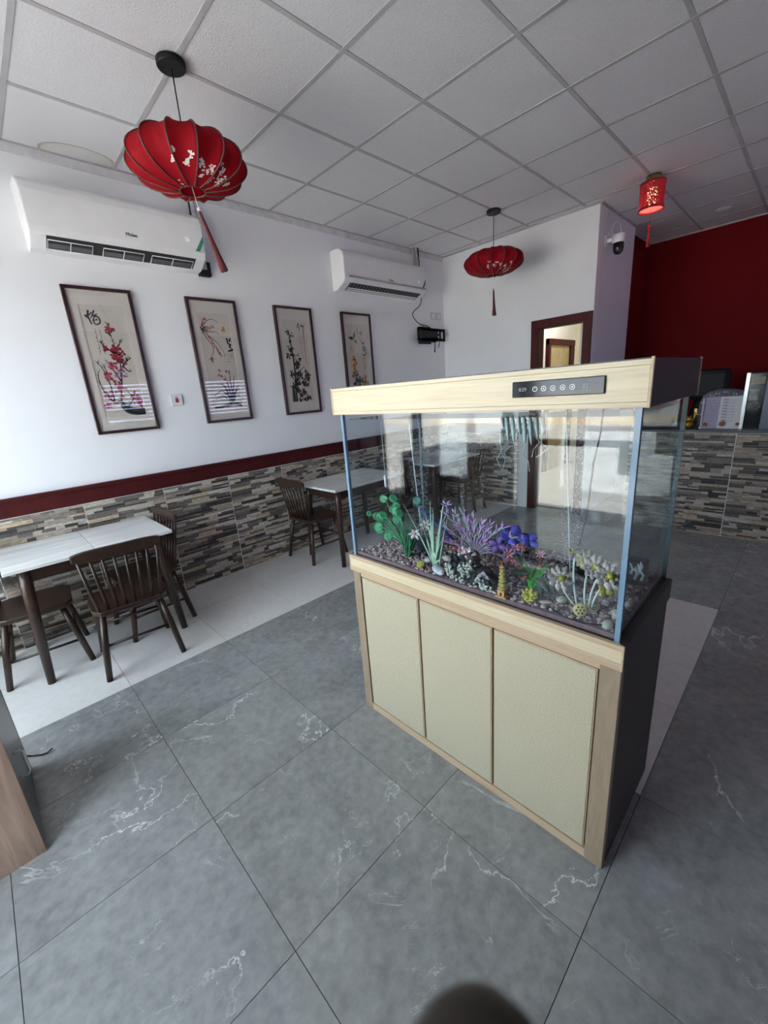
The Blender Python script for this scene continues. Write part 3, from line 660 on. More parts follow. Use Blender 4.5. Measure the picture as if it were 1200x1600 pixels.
# blue flower plant
t = thing('plastic_plant', 'plastic plant with large blue flower behind the rusty blossoms', 'plant', G0(1.36, 0.73))
b = MB(); flower(b, (1.36, 0.735, 0.990), 0.052, 0, 5, (-0.5, -0.45, 0.75), 0.35, 1, 0.95); flower(b, (1.37, 0.668, 0.985), 0.040, 0, 4, (-0.4, -0.5, 0.7), 0.2, None, 0.9)
flower(b, (1.33, 0.775, 0.955), 0.038, 1, 4, (-0.8, -0.3, 0.3), 0.2, None, 0.9); flower(b, (1.35, 0.725, 0.935), 0.036, 1, 4, (-0.8, -0.5, -0.1), 0.2, None, 0.9)
b.build('blue_petals', [gcol['blue'], gcol['indigo']], t)
s = MB()
for y, z in ((0.735, 0.985), (0.668, 0.98), (0.775, 0.95)): s.tube(curve(G0(1.36, 0.73), (1.36, y, z), 0.0), 0.0022, 5)
s.build('stems', gcol['teal'], t)

# bright green plant with pink/rust flowers
t = thing('plastic_plant', 'bright green grassy plastic plant with small pink and rust flowers', 'plant', G0(1.235, 0.60))
b = MB(); tips = [(1.22+rnd.uniform(-.04, .04), 0.585+rnd.uniform(-.07, .06), rnd.uniform(0.90, 0.985)) for _ in range(40)]
grass(b, G0(1.235, 0.59), tips, 0.006); b.build('grass_tuft', gcol['bright'], t)
b = MB(); grass(b, G0(1.23, 0.535), [(1.21+rnd.uniform(-.04, .04), 0.535+rnd.uniform(-.045, .04), rnd.uniform(0.875, 0.92)) for _ in range(40)], 0.006); b.build('low_fronds', gcol['teal'], t)
b = MB()
for y, z, r, m in ((0.622, 0.955, .017, 0), (0.655, 0.962, .020, 0), (0.638, 0.958, .018, 1), (0.552, 1.009, .020, 1), (0.555, 0.968, .013, 0), (0.605, 0.915, .014, 0), (0.640, 1.012, .020, 1), (0.615, 1.018, .018, 0), (0.665, 0.985, .024, 1)):
    b = MB(); flower(b, (1.21, y, z), r, m, 7, (-0.6, -0.4, 0.65), 0.6, 1-m, 0.4); b.build('flower', [gcol['rust'], gcol['hot']], t)
b = MB()
for (y0, z0), (y1, z1) in (((0.65, 0.92), (0.57, 0.945)), ((0.56, 0.93), (0.50, 0.895)), ((0.63, 1.0), (0.60, 0.965)), ((0.545, 0.92), (0.53, 0.87))):
    b.blade(curve((1.19, y0, z0), (1.18, y1, z1), 0.008), [0.004, 0.014, 0.02, 0.024, 0.02, 0.013, 0.002], (-0.5, -0.3, 0.8))
for y, z in ((0.552, 1.009), (0.622, 0.955), (0.64, 1.01), (0.655, 0.962)): b.tube(curve(G0(1.23, 0.60), (1.21, y, z-.002), 0), 0.0016, 5)
b.build('dark_leaves', gcol['dkleaf'], t)

# taupe and olive feather flowers on pale stems
t = thing('plastic_plant', 'plastic plant of frilly taupe and olive flowers on pale bent stems', 'plant', G0(1.20, 0.41))
s = MB()
fl = [(1.19, 0.478, 0.955, .038), (1.20, 0.385, 1.012, .036), (1.20, 0.345, 0.995, .040), (1.19, 0.447, 1.045, .016), (1.22, 0.42, 1.02, .03)]
for (y, z), by in zip(((0.478, 0.935), (0.440, 1.03), (0.40, 0.995), (0.372, 0.98), (0.350, 0.975)), (0.43, 0.425, 0.40, 0.39, 0.385)):
    s.tube(curve(G0(1.20, by), (1.195, y, z), 0.0, V((0, 0.006, 0)), 6), 0.0030, 6)
s.build('pale_stems', pm('pale_stem', (0.58, 0.70, 0.62), 0.4), t)
b = MB()
for x, y, z, r in fl:
    big = r > .02; r *= 1.2; b = MB()
    if big:
        flower(b, (x, y, z), r, 0, 9, (-0.7, -0.5, 0.45), 0.5, None, 0.62); flower(b, (x-.004, y-.003, z+.005), r*0.7, 0, 8, (-0.7, -0.5, 0.45), 0.7, None, 0.6); b.ball((x-.012, y-.01, z+.008), r*0.24, 1, 1)
        flower(b, (x-.01, y-.008, z+.006), r*0.36, 1, 6, (-0.7, -0.5, 0.45), 0.6, None, 0.6)
        for k in range(5):
            a = 2*PI*k/5; b.ball((x-.012, y+.6*r*math.cos(a), z+.55*r*math.sin(a)), 0.0032, 2, 1)
    else:
        flower(b, (x, y, z), r*1.4, 1, 5, (-0.1, -0.1, 1), 1.6, None, 0.6); b.ball((x-.008, y, z+.012), 0.003, 2, 1)
    b.build('frilly_flower', [gcol['taupe'], gcol['oliv'], MT['black']], t)
b = MB()
flower(b, (1.215, 0.415, 1.02), 0.030, 1, 6, (-0.7, -0.5, 0.35), 0.3, None, 0.9); flower(b, (1.19, 0.345, 0.955), 0.026, 1, 4, (-0.6, -0.5, 0.1), 0.2, None, 0.9)
b.build('olive_petals', [gcol['taupe'], gcol['oliv'], MT['black']], t)['kind'] = 'stuff'

# discs at its foot
def ringdisc(x, y, r, label, holes):
    t = thing('ornament_disc', label, 'ornament', G0(x, y)); z = gz(x, y)+r*0.9
    nrm = V((-0.85, -0.45, 0.28)).normalized(); q = V((0, 0, 1)).rotation_difference(nrm)
    b = MB(); b.lathe([(r, 0), (r, 0.012), (r*0.93, 0.014), (0.0001, 0.014)], (x, y, z), 28, 0, nrm)
    b.build('disc_body', gcol['cream'], t)
    h = MB()
    if holes:
        for k in range(6):
            a = 2*PI*k/6; c = V((x, y, z)) + q @ V((math.cos(a)*r*.55, math.sin(a)*r*.55, 0.0141)); h.lathe([(r*.17, 0), (r*.17, 0.0006), (0.0001, 0.0006)], c, 10, 0, nrm)
        c = V((x, y, z)) + q @ V((0, 0, 0.0141)); h.lathe([(r*.15, 0), (r*.15, 0.0006), (0.0001, 0.0006)], c, 10, 0, nrm)
        h.build('holes', pm('disc_hole', (0.14, 0.10, 0.04), 0.6), t)
    else:
        pts = [V((x, y, z)) + q @ V((math.cos(k*.5)*r*(.15+.026*k), math.sin(k*.5)*r*(.15+.026*k), 0.0145)) for k in range(28)]
        h.tube(pts, 0.0014, 5); h.build('swirl', gcol['dkleaf'], t)
ringdisc(1.165, 0.405, 0.019, 'yellow round disc with seven holes standing on gravel', True)
ringdisc(1.215, 0.385, 0.017, 'cream swirl disc behind the yellow perforated disc', False)

# rock ornament
t = thing('rock_ornament', 'dark reef rock ornament with lacy white coral, shell and pink buds', 'ornament', G0(1.17, 0.79))
b = MB()
for y, z, r in ((0.85, .885, .040), (0.80, .90, .046), (0.745, .885, .042), (0.80, .945, .036), (0.715, .875, .030), (0.865, .925, .022)):
    b.ball((1.185, y, z), r*.92, 0, 3, (0.85, 1, 1), 0.10)
    for _ in range(16):
        a = rnd.uniform(0, 6.28); q = rnd.uniform(-.6, 1.2); d = r*.85
        b.ball((1.18-d*.7*abs(math.cos(q)), y+d*math.cos(a)*.9, z+d*math.sin(a)*.9), r*rnd.uniform(.18, .36), 0, 2, (1, 1, 1), .2)
b.build('rock', gcol['rock'], t)
b = MB()
for y0, z0, n, R in ((0.86, .885, 34, .024), (0.80, .915, 60, .034), (0.735, .878, 44, .026), (0.71, .86, 26, .020), (0.82, .865, 22, .018), (0.875, .905, 22, .016), (0.77, .94, 18, .016)):
    for k in range(n):
        a = rnd.uniform(0, 6.28); d = R*math.sqrt(rnd.random()); b.ball((1.143-rnd.uniform(-.006, .008), y0+d*math.cos(a), z0+d*math.sin(a)), rnd.uniform(.003, .006), 0, 1, (1, 1, 1), .2)
b.build('lace_coral', gcol['lace'], t)['kind'] = 'stuff'
b = MB()
for k in range(46):
    a = rnd.uniform(0, 6.28); d = .034*math.sqrt(rnd.random()); b.ball((1.165-rnd.uniform(-.012, .012), 0.808+d*math.cos(a), .972+.55*d*math.sin(a)), rnd.uniform(.0045, .0075), rnd.choice((0, 0, 1)), 1, (1, 1, 1.4))
b.build('bud_cluster', [gcol['white'], gcol['hot']], t)['kind'] = 'stuff'
b = MB(); c = V((1.142, 0.722, 0.912))
for k in range(13):
    a = PI*(k+.5)/13; b.ball(c+V((0.0, math.cos(a)*.016, math.sin(a)*.014-.006)), .0105, k % 2, 1, (0.5, 0.34, 1.15), 0, Matrix.Rotation(-(PI/2-a), 3, 'X').inverted())
b.build('striped_shell', [pm('shell_pale', (0.55, 0.48, 0.50), 0.5), pm('shell_dark', (0.13, 0.10, 0.13), 0.5)], t)
b = MB(); flower(b, (1.16, 0.862, 0.975), 0.016, 0, 9, (-.5, -.3, .8), .8, 1, .5); b.build('orange_flower', [gcol['rust'], gcol['lace']], t)
b = MB(); b.ball((1.15, 0.885, 0.935), 0.020, 0, 2, (.6, 1, .62)); b.build('shell', pm('shell_lilac', (0.44, 0.36, 0.36), .4, .5, 30), t)

# pagoda
t = thing('pagoda_ornament', 'gold tiered pagoda ornament with red tip on an orange gate', 'ornament', G0(1.12, 0.645))
px, py, pz = 1.135, 0.645, gz(1.12, .645)
b = MB(); b.box(px-.011, px+.011, py-.012, py-.004, pz, pz+.020); b.box(px-.011, px+.011, py+.004, py+.012, pz, pz+.020); b.box(px-.012, px+.012, py-.013, py+.013, pz+.016, pz+.024)
b.box(px-.016, px+.012, py-.020, py+.020, pz-.002, pz+.004); b.build('gate_base', gcol['gate'], t, .001)
b = MB()
for k in range(7):
    z = pz+.024+k*.0125; r = .0165-.0011*k
    b.lathe([(r*.62, z), (r*.62, z+.006), (r*1.05, z+.0065), (r*.98, z+.0085), (r*.55, z+.0128)], (px, py, 0), 8, 0)
b.build('tiers', gcol['gold'], t)
b = MB(); b.lathe([(.006, pz+.1115), (.0045, pz+.117), (.0055, pz+.120), (.0025, pz+.124), (.0001, pz+.126)], (px, py, 0), 10); b.build('red_tip', pm('red_tip', (.42, .03, .04), .4), t)

# frilled yellow corals
def coral(x, y, r, label):
    b = MB()
    flower(b, (x, y, gz(x, y)+r*.55), r, 0, 8, (-.6, -.3, .75), .9, 1, .7); flower(b, (x-.004, y, gz(x, y)+r*.7), r*.62, 0, 6, (-.7, -.4, .6), 1.1, None, .8)
    b.ball((x, y, gz(x, y)+r*.25), r*.5, 1, 2, (1, 1, .8), .1)
    tag(b.build('coral_ornament', [gcol['yel'], gcol['oliv']], origin=G0(x, y)), label, 'ornament', 'frilled yellow corals')
coral(1.150, 0.557, .034, 'frilled yellow coral at the foot of the bright green plant')
coral(1.150, 1.018, .022, 'small yellow coral between gravel front and flat white rock')

# drums with bubble columns, pump, tubes
def drum(x, y, r, label, top):
    b = MB(); z = gz(x, y); b.lathe([(r, z), (r, z+.045), (r*.92, z+.052), (.0001, z+.052)], (x, y, 0), 24)
    tag(b.build('air_stone', gcol['drum'], origin=G0(x, y)), label, 'air stone', 'air stones')
    b = MB()
    for k in range(1500):
        h = rnd.random()**0.8; a = rnd.uniform(0, 6.28); d = (0.022+.040*h)*math.sqrt(rnd.random())
        b.ball((x+d*math.cos(a), y+d*math.sin(a), z+.055+h*(top-z-.06)), rnd.uniform(.0006, .0013), 0, 1)
    tag(b.build('bubble_column', gcol['bub'], origin=(x, y, z+.055)), label.replace('grey drum air stone', 'column of fine bubbles rising'), 'bubbles', kind='stuff')
drum(1.30, 1.135, .030, 'grey drum air stone behind dark green grass at left of tank', 1.43)
drum(1.30, 0.49, .030, 'grey drum air stone behind the pale bent stems', 1.43)
def beads(x, y, z0, z1, label):
    b = MB()
    for k in range(60):
        h = rnd.random(); b.ball((x+rnd.uniform(-.007, .007), y+rnd.uniform(-.009, .009), z0+h*(z1-z0)), rnd.uniform(.0012, .0026), 0, 1)
    tag(b.build('bubble_stream', gcol['bub'], origin=(x, y, z0)), label, 'bubbles', kind='stuff')
beads(1.42, 1.0, 0.99, 1.33, 'stream of white bubbles left of the lavender bush')
beads(1.42, 0.905, 1.0, 1.40, 'stream of white bubbles above the lavender bush')
t = thing('filter_box', 'black filter box with white branching coral at right end of tank', 'filter', G0(1.47, .335))
bx('filter_body', MT['black'], 1.44, 1.50, .310, .365, gz(1.47, .33), .955, t, .004)
b = MB()
for k in range(9):
    y = .315+rnd.uniform(-.004, .03); z = .91+rnd.uniform(-.02, .02); b.tube([(1.435, y, z), (1.43, y-.006, z+.02), (1.425, y+rnd.uniform(-.012, .012), z+rnd.uniform(.03, .055))], [.005, .0045, .002], 6)
b.build('white_coral', pm('white_coral', (.62, .72, .74), .6), t)
t = thing('pump', 'black cylindrical pump lying on gravel behind the frilly flowers', 'pump', G0(1.44, .45))
b = MB(); b.tube([(1.43, .56, .895), (1.43, .52, .895), (1.43, .40, .895)], [.016, .020, .020], 14); b.build('pump_body', MT['black'], t)
b = MB(); b.box(1.405, 1.455, .41, .54, gz(1.43, .45)-.002, .878); b.build('pump_foot', MT['dark'], t)
cordm = MT['black']
b = MB(); b.tube([(1.30, .423, 1.46), (1.30, .427, 1.384), (1.30, .440, 1.30), (1.30, .448, 1.147), (1.30, .466, 1.036), (1.31, .488, .99), (1.36, .50, .94), (1.40, .495, .915)], .0022, 6)
tag(b.build('hanging_cable', cordm, origin=(1.4, .495, .915)), 'thin black cord hanging through the tank to the pump', 'cord')
b = MB(); pts = [V((1.15, .40+.075*math.cos(a), gz(1.15, .4)+.006+.0*a)) + V((.035*math.sin(a)-.0, 0, 0)) for a in [PI*.9+PI*1.1*k/14 for k in range(15)]]
b.tube(pts, .002, 6); tag(b.build('cable', cordm, origin=pts[0]), 'black cable looping on the gravel round the yellow disc', 'cord')
b = MB(); b.tube([(1.40, 1.223, 1.016), (1.40, 1.115, .95), (1.39, 1.007, .885)], .006, 10); tag(b.build('blue_tube', gcol['btube'], origin=(1.39, 1.007, .88)), 'slanting blue tube behind the mint striped-leaf plant', 'tube')
for (y0, y1, z1, lab) in ((1.18, 1.135, .93, 'clear air tube down to the left grey drum'), (0.53, 0.49, .93, 'clear air tube down to the right grey drum')):
    b = MB(); b.tube([(1.30, y0, 1.46), (1.30, (y0+y1)/2, 1.2), (1.30, y1, z1)], .0022, 6); tag(b.build('air_tube', gcol['tube'], origin=(1.30, y1, z1)), lab, 'tube', 'air tubes')
t = thing('thermometer', 'white glass thermometer hanging by a cord near the left end glass', 'thermometer', (1.33, 1.372, 1.13))
b = MB(); b.tube([(1.33, 1.372, 1.12), (1.33, 1.372, 1.175)], .0065, 10); b.build('glass_body', MT['white_plastic'], t)
b = MB(); b.tube([(1.33, 1.372, 1.175), (1.33, 1.375, 1.46)], .0012, 5); b.build('cord', gcol['tube'], t)
t = thing('floating_plant', 'floating plant with pale trailing roots under the hood', 'plant', (1.28, .66, 1.45))
b = MB()
for k in range(11):
    y = .60+.014*k+rnd.uniform(-.01, .01); L = rnd.uniform(.05, .20); b.tube([(1.28+rnd.uniform(-.03, .03), y+.010*math.sin(3*j*.8+k), 1.448-L*j/6) for j in range(7)], .0014, 5)
b.build('roots', gcol['root'], t)
b = MB()
for k in range(8):
    y = .585+.02*k; b.blade(curve((1.26, y, 1.448), (1.25, y-.012, 1.448-rnd.uniform(.04, .10)), 0), [.006, .012, .015, .014, .012, .008, .001], VN)
b.build('hanging_leaves', gcol['root'], t)

# ------------------------------------------------------------------ chairs and tables
def make_chair(label):
    t = thing('dining_chair', label, 'chair', (0, 0, 0), 'spindle back chairs')
    pr = [(-.165, -.185), (.165, -.185), (.205, -.12), (.215, .05), (.20, .17), (.15, .205), (-.15, .205), (-.20, .17), (-.215, .05), (-.205, -.12)]
    b = MB(); b.prism(pr, lambda a, c: V((a*.97, c*.97, .398)), lambda a, c: V((a, c, .432))); b.build('seat', MT['walnut'], t, .010, 3)
    b = MB(); n = 14; poly = []
    for i in range(n+1):
        x = -.225+.45*i/n; e = abs(x)/.225; poly.append((x, .832-.016*e**5))
    for i in range(n+1):
        x = .225-.45*i/n; e = abs(x)/.225; poly.append((x, .762+.014*e**6))
    bow = lambda a: -.012*(1-(a/.225)**2)
    b = MB(); nv = len(poly)
    fr = [V((a, -.207+bow(a), z)) for a, z in poly]; bk = [V((a, -.231+bow(a), z)) for a, z in poly]
    fs = []
    for i in range(n): j = nv-1-i; fs += [(i, i+1, j-1, j), (nv+j, nv+j-1, nv+i+1, nv+i)]
    for i in range(nv): k = (i+1) % nv; fs.append((k, i, nv+i, nv+k))
    b.add(fr+bk, fs); b.build('top_rail', MT['walnut'], t, .006, 2)
    for i in range(8):
        u = -1+2*i/7; b = MB(); p0 = V((u*.165, -.160+.0*abs(u), .428)); p1 = V((u*.200, -.219+bow(u*.2), .775))
        b.tube([p0, p0.lerp(p1, .35), p1], [.0085, .0105, .0075], 8); b.build('spindle', MT['walnut'], t)
    for sx_, sy_, fx, fy in ((-.155, -.135, -.21, -.205), (.155, -.135, .21, -.205), (-.16, .14, -.205, .215), (.16, .14, .205, .215)):
        b = MB(); b.tube([(sx_, sy_, .402), ((sx_+fx)/2, (sy_+fy)/2, .22), (fx, fy, 0)], [.0175, .0195, .0165], 10); b.build('leg', MT['walnut'], t)
    k = .5; P = lambda a, c, f: V((a[0]+(c[0]-a[0])*f, a[1]+(c[1]-a[1])*f, .402*(1-f)))
    bl, br, fl_, fr_ = ((-.155, -.135), (-.21, -.205)), ((.155, -.135), (.21, -.205)), ((-.16, .14), (-.205, .215)), ((.16, .14), (.205, .215))
    for a, c, f in ((bl, br, .48), (fl_, fr_, .48), (bl, fl_, .60), (br, fr_, .60)):
        b = MB(); b.tube([P(*a, f), P(*c, f)], .0085, 8); b.build('stretcher', MT['walnut'], t)
    return t
D = math.radians
ch = make_chair('dark wooden spindle chair tucked at the long front side of near table'); ch.location = (.452, 2.922, 0); ch.rotation_euler = (0, 0, D(-5.7))
dup(ch, (.005, 3.322, 0), D(-95), 'dark wooden chair at left picture edge under near table end')
dup(ch, (.655, 3.318, 0), D(94), 'dark wooden chair at the far end of near table, facing left')
dup(ch, (2.228, 3.372, 0), D(-90), 'dark wooden chair facing right at the table beside the tank')
def table(x0, x1, y0, y1, label):
    t = thing('dining_table', label, 'table', ((x0+x1)/2, (y0+y1)/2, 0), 'marble top dining tables')
    xm = (x0+x1)/2
    bx('table_top', MT['tabletop'], x0, xm-.0008, y0, y1, .733, .755, t, .004); bx('table_top', MT['tabletop'], xm+.0008, x1, y0, y1, .733, .755, t, .004)
    for xx in (x0+.07, x1-.07-.02): bx('apron', MT['walnut'], xx, xx+.02, y0+.09, y1-.09, .645, .733, t, .002)
    for yy in (y0+.075, y1-.075-.02): bx('apron', MT['walnut'], x0+.09, x1-.09, yy, yy+.02, .645, .733, t, .002)
    for ax_, ay in ((0, 0), (0, 1), (1, 0), (1, 1)):
        X = lambda d: x0+d if ax_ == 0 else x1-d
        Y = lambda d: y0+d if ay == 0 else y1-d
        b = MB(); b.tube([(X(.095), Y(.095), .733), (X(.085), Y(.085), .62), (X(.05), Y(.05), 0)], [.030, .031, .021], 14); b.build('leg', MT['walnut'], t)
    return t
table(-.078, .808, 2.965, 3.595, 'white marble top table with dark legs at left, nearest the camera')
table(2.130, 3.02, 2.842, 3.47, 'marble top table beside the left end of the tank')
table(3.47, 4.36, 2.80, 3.43, 'marble top table seen through the tank by the back corner')
dup(ch, (4.34, 3.06, 0), D(88), 'dark wooden chair seen through the tank right of the rear table')
dup(ch, (3.50, 3.14, 0), D(-92), 'dark wooden chair seen through the tank left of the rear table')

# ------------------------------------------------------------------ desk at lower left
t = thing('cabinet', 'brown laminate cabinet with dark front and pale handle at left edge', 'cabinet', (-.5, 2.03, 0))
bx('side_board', MT['desk'], -.84, -.186, 1.768, 1.788, 0, 1.05, t, .001); bx('side_board', MT['desk'], -.84, -.186, 2.28, 2.30, 0, 1.05, t, .001)
bx('top_board', MT['desk'], -.84, -.180, 1.768, 2.30, 1.05, 1.075, t, .002); bx('back_board', MT['desk_dark'], -.85, -.84, 1.768, 2.30, 0, 1.05, t)
bx('shelf_floor', MT['desk_dark'], -.84, -.21, 1.788, 2.28, 0, .06, t)
dd = bx('door', MT['desk_dark'], -.206, -.187, 1.790, 2.278, .012, 1.045, t, .001)
b = MB(); b.tube([(-.187, 1.90, .365), (-.165, 1.90, .365), (-.160, 1.90, .355), (-.160, 1.90, .265), (-.165, 1.90, .255), (-.187, 1.90, .255)], .005, 8); b.build('handle', MT['white_plastic'], dd)
b = MB(); b.tube([(-.178, 2.385, .004), (-.16, 2.37, .004), (-.14, 2.352, .005), (-.12, 2.345, .006), (-.10, 2.352, .012)], .004, 6); b.tube([(-.178, 2.385, .004), (-.20, 2.41, .004), (-.26, 2.42, .004)], .004, 6)
tag(b.build('cable', MT['black'], origin=(-.178, 2.385, 0)), 'black cable end curling on the floor behind brown cabinet', 'cord')

# ------------------------------------------------------------------ air conditioners
def aircon(x0, x1, label, lo, hi, flap):
    t = thing('air_conditioner', label, 'air conditioner', ((x0+x1)/2, WL, lo))
    h = hi-lo
    P = [(0, .0), (.08, .008), (.186, .060), (.205, .10), (.208, .29*h/.37), (.195, .33*h/.37), (.14, h-.004), (.06, h), (0, h)]
    f0 = lambda a, z: V((x0, WL-.001-a, lo+z)); f1 = lambda a, z: V((x1, WL-.001-a, lo+z))
    MB().prism([(a, z) for a, z in P], f0, f1).build('body', MT['white_plastic'], t, .010, 3)
    # front panel seam and outlet slot below it
    def on(d, off=0.0):   # point on the sloping underside, d in 0..1 from wall side to front
        k = d/.78; a = .08+.106*k; z = .008+.052*k
        n = V((0, .44, -.9))
        return V((0, WL-.001-a, lo+z)) + n*off
    sx0, sx1 = x0+.085, x1-.075
    def strip(d0, d1, a, b_, off0, off1, name, m, par=t):
        p = [on(d0, off0), on(d1, off0), on(d1, off1), on(d0, off1)]
        mb = MB(); mb.add([q+V((a, 0, 0)) for q in p]+[q+V((b_, 0, 0)) for q in p], [(0, 1, 2, 3), (7, 6, 5, 4), (0, 4, 5, 1), (1, 5, 6, 2), (2, 6, 7, 3), (3, 7, 4, 0)])
        return mb.build(name, m, par)
    slot = strip(.06, .775, sx0, sx1, -.001, .0015, 'outlet_slot', MT['dark'])
    n = 24
    for k in range(n):
        xx = sx0+.02+(sx1-sx0-.04)*k/(n-1)
        strip(.42, .76, xx-.0015, xx+.0015, .0014, .004, 'vane', MT['grey_plastic'], slot) if flap else None
    if flap:
        strip(.30, .36, sx0+.01, sx1-.01, .001, .007, 'louvre', MT['white_plastic'], slot); strip(.14, .20, sx0+.01, sx1-.01, .001, .006, 'louvre', MT['white_plastic'], slot)
        fp = [V((0, WL-.205, lo+.105)), V((0, WL-.232, lo+.098)), V((0, WL-.232, lo+.104)), V((0, WL-.205, lo+.125))]
        mb = MB(); mb.add([q+V((x0+.06, 0, 0)) for q in fp]+[q+V((x1-.02, 0, 0)) for q in fp], [(0, 1, 2, 3), (7, 6, 5, 4), (0, 4, 5, 1), (1, 5, 6, 2), (2, 6, 7, 3), (3, 7, 4, 0)])
        mb.build('flap', MT['grey_plastic'], t, .002)
    else:
        strip(.03, .10, sx0, sx1, .001, .006, 'louvre_lip', MT['white_plastic'], slot)
        L = sx1-sx0
        for a, c in ((.0, .27), (.33, .61), (.66, .985)):
            xa, xc = sx0+L*a+.006, sx0+L*c
            b = MB(); pts = [on(.10, .006)+V((xa, 0, 0)), on(.62, .006)+V((xa, 0, 0)), on(.62, .006)+V((xc, 0, 0)), on(.10, .006)+V((xc, 0, 0))]
            b.tube(pts, .0032, 6); mid = (xa+xc)/2; b.tube([on(.10, .006)+V((mid, 0, 0)), on(.62, .006)+V((mid, 0, 0))], .0026, 6)
            b.build('guide_vane', MT['white_plastic'], slot)
            strip(.16, .40, xa+.004, xc-.004, .0015, .003, 'louvre_blade', MT['louvre_dark'], slot)
    # badge, display, sticker
    fz = lo+.15; yy = WL-.001-.2085
    text('Midea', 'badge', MT['ink'], t, .030, axes((x0+.53*(x1-x0), yy, lo+.138), (1, 0, 0), (0, 0, 1)), .0006)
    text('26', 'display', MT['print_white'], t, .034, axes((x1-.125, yy, lo+.175), (1, 0, 0), (0, 0, 1)))
    p = [(x1-.085, lo+.105), (x1-.058, lo+.105), (x1-.012, lo+.20), (x1-.012, lo+.145)]
    p = [(x1-.075, lo+.108), (x1-.045, lo+.108), (x1-.006, lo+.175), (x1-.006, lo+.215)]
    MB().prism(p, lambda a, z: V((a, yy-.0006, z)), lambda a, z: V((a, yy+.001, z))).build('sticker', MT['green_sticker'], t)
    return t
aircon(.535, 1.605, 'white split air conditioner above plum blossom picture, nearest the camera', 2.565, 2.937, False)
aircon(2.985, 4.235, 'white split air conditioner with open flap in the back corner', 2.575, 2.945, True)
t = thing('refrigerant_pipe', 'grey wrapped pipe bundle rising beside the near air conditioner', 'pipe', (1.64, 3.61, 2.58))
b = MB(); b.tube([(1.648, 3.615, 2.60), (1.642, 3.612, 2.75), (1.632, 3.612, 3.0), (1.63, 3.612, 3.158)], .026, 12); b.build('wrapped_pipe', MT['pipe'], t)
b = MB(); b.tube([(1.612, 3.60, 2.95), (1.612, 3.60, 3.158)], .007, 8); b.build('black_pipe', MT['black'], t)
bx('black_pad', MT['black'], 1.605, 1.70, 3.60, WL-.001, 2.555, 2.66, t, .006)
t = thing('refrigerant_pipe', 'grey pipe bundle from the back corner air conditioner to the ceiling', 'pipe', (4.26, 3.6, 2.7))
b = MB(); b.tube([(4.262, 3.60, 2.70), (4.262, 3.60, 2.9), (4.215, 3.605, 3.158)], .020, 10); b.tube([(4.268, 3.575, 2.72), (4.268, 3.575, 2.92), (4.245, 3.58, 3.158)], .014, 8); b.build('wrapped_pipe', MT['pipe'], t)
b = MB(); b.tube([(4.280, 3.57, 2.68), (4.282, 3.57, 2.93), (4.270, 3.57, 3.158)], .008, 8); b.build('black_pipe', MT['black'], t)
# tv bracket
t = thing('tv_bracket', 'black folded television wall bracket in the back corner', 'bracket', (4.45, WL, 2.2))
b = MB(); y0, y1 = 3.545, 3.557; X0, X1, Z0, Z1 = 4.175, 4.72, 2.135, 2.285
b.box(X0, X1, y0, y1, Z1-.035, Z1); b.box(X0, X1, y0, y1, Z0, Z0+.035); b.box(X0, X0+.028, y0, y1, Z0, Z1); b.box(X0+.06, X1-.15, y0, y1, Z0, Z1); b.box(X1-.115, X1-.085, y0, y1, Z0, Z1); b.box(X1-.035, X1, y0, y1, Z0, Z1); b.box(X1-.15, X1-.085, y0, y1, 2.20, 2.225)
b.build('tv_plate', MT['black'], t)
b = MB(); b.box(4.30, 4.52, 3.62, WL-.001, 2.11, 2.31); b.box(4.36, 4.46, 3.557, 3.62, 2.18, 2.25); b.box(4.25, 4.58, 3.585, 3.60, 2.125, 2.16); b.build('wall_plate', MT['black'], t)
b = MB(); b.tube([(4.50, 3.55, 2.14), (4.505, 3.55, 2.08), (4.495, 3.55, 2.0)], [.003, .006, .008], 8); b.tube([(4.60, 3.55, 2.14), (4.60, 3.55, 2.11), (4.575, 3.55, 2.06)], [.003, .004, .006], 8)
b.build('straps', MT['black'], t)
b = MB(); pts = [(4.275, 3.575, 2.93), (4.345, 3.62, 2.80), (4.37, 3.63, 2.66), (4.34, 3.635, 2.56), (4.22, 3.635, 2.48), (4.20, 3.635, 2.42), (4.30, 3.62, 2.34), (4.44, 3.60, 2.315), (4.47, 3.58, 2.27)]
def smooth(pts, n=5):
    P = [V(p) for p in pts]; out = []
    for i in range(len(P)-1):
        a, b2, c, d = P[max(i-1, 0)], P[i], P[i+1], P[min(i+2, len(P)-1)]
        for k in range(n):
            t_ = k/n; out.append(.5*((2*b2)+(c-a)*t_+(2*a-5*b2+4*c-d)*t_*t_+(3*b2-a-3*c+d)*t_**3))
    return out+[P[-1]]
b.tube(smooth(pts), .005, 6); tag(b.build('power_cable', MT['black'], origin=pts[-1]), 'thin dark cable hanging from the corner ceiling to the bracket', 'cord')
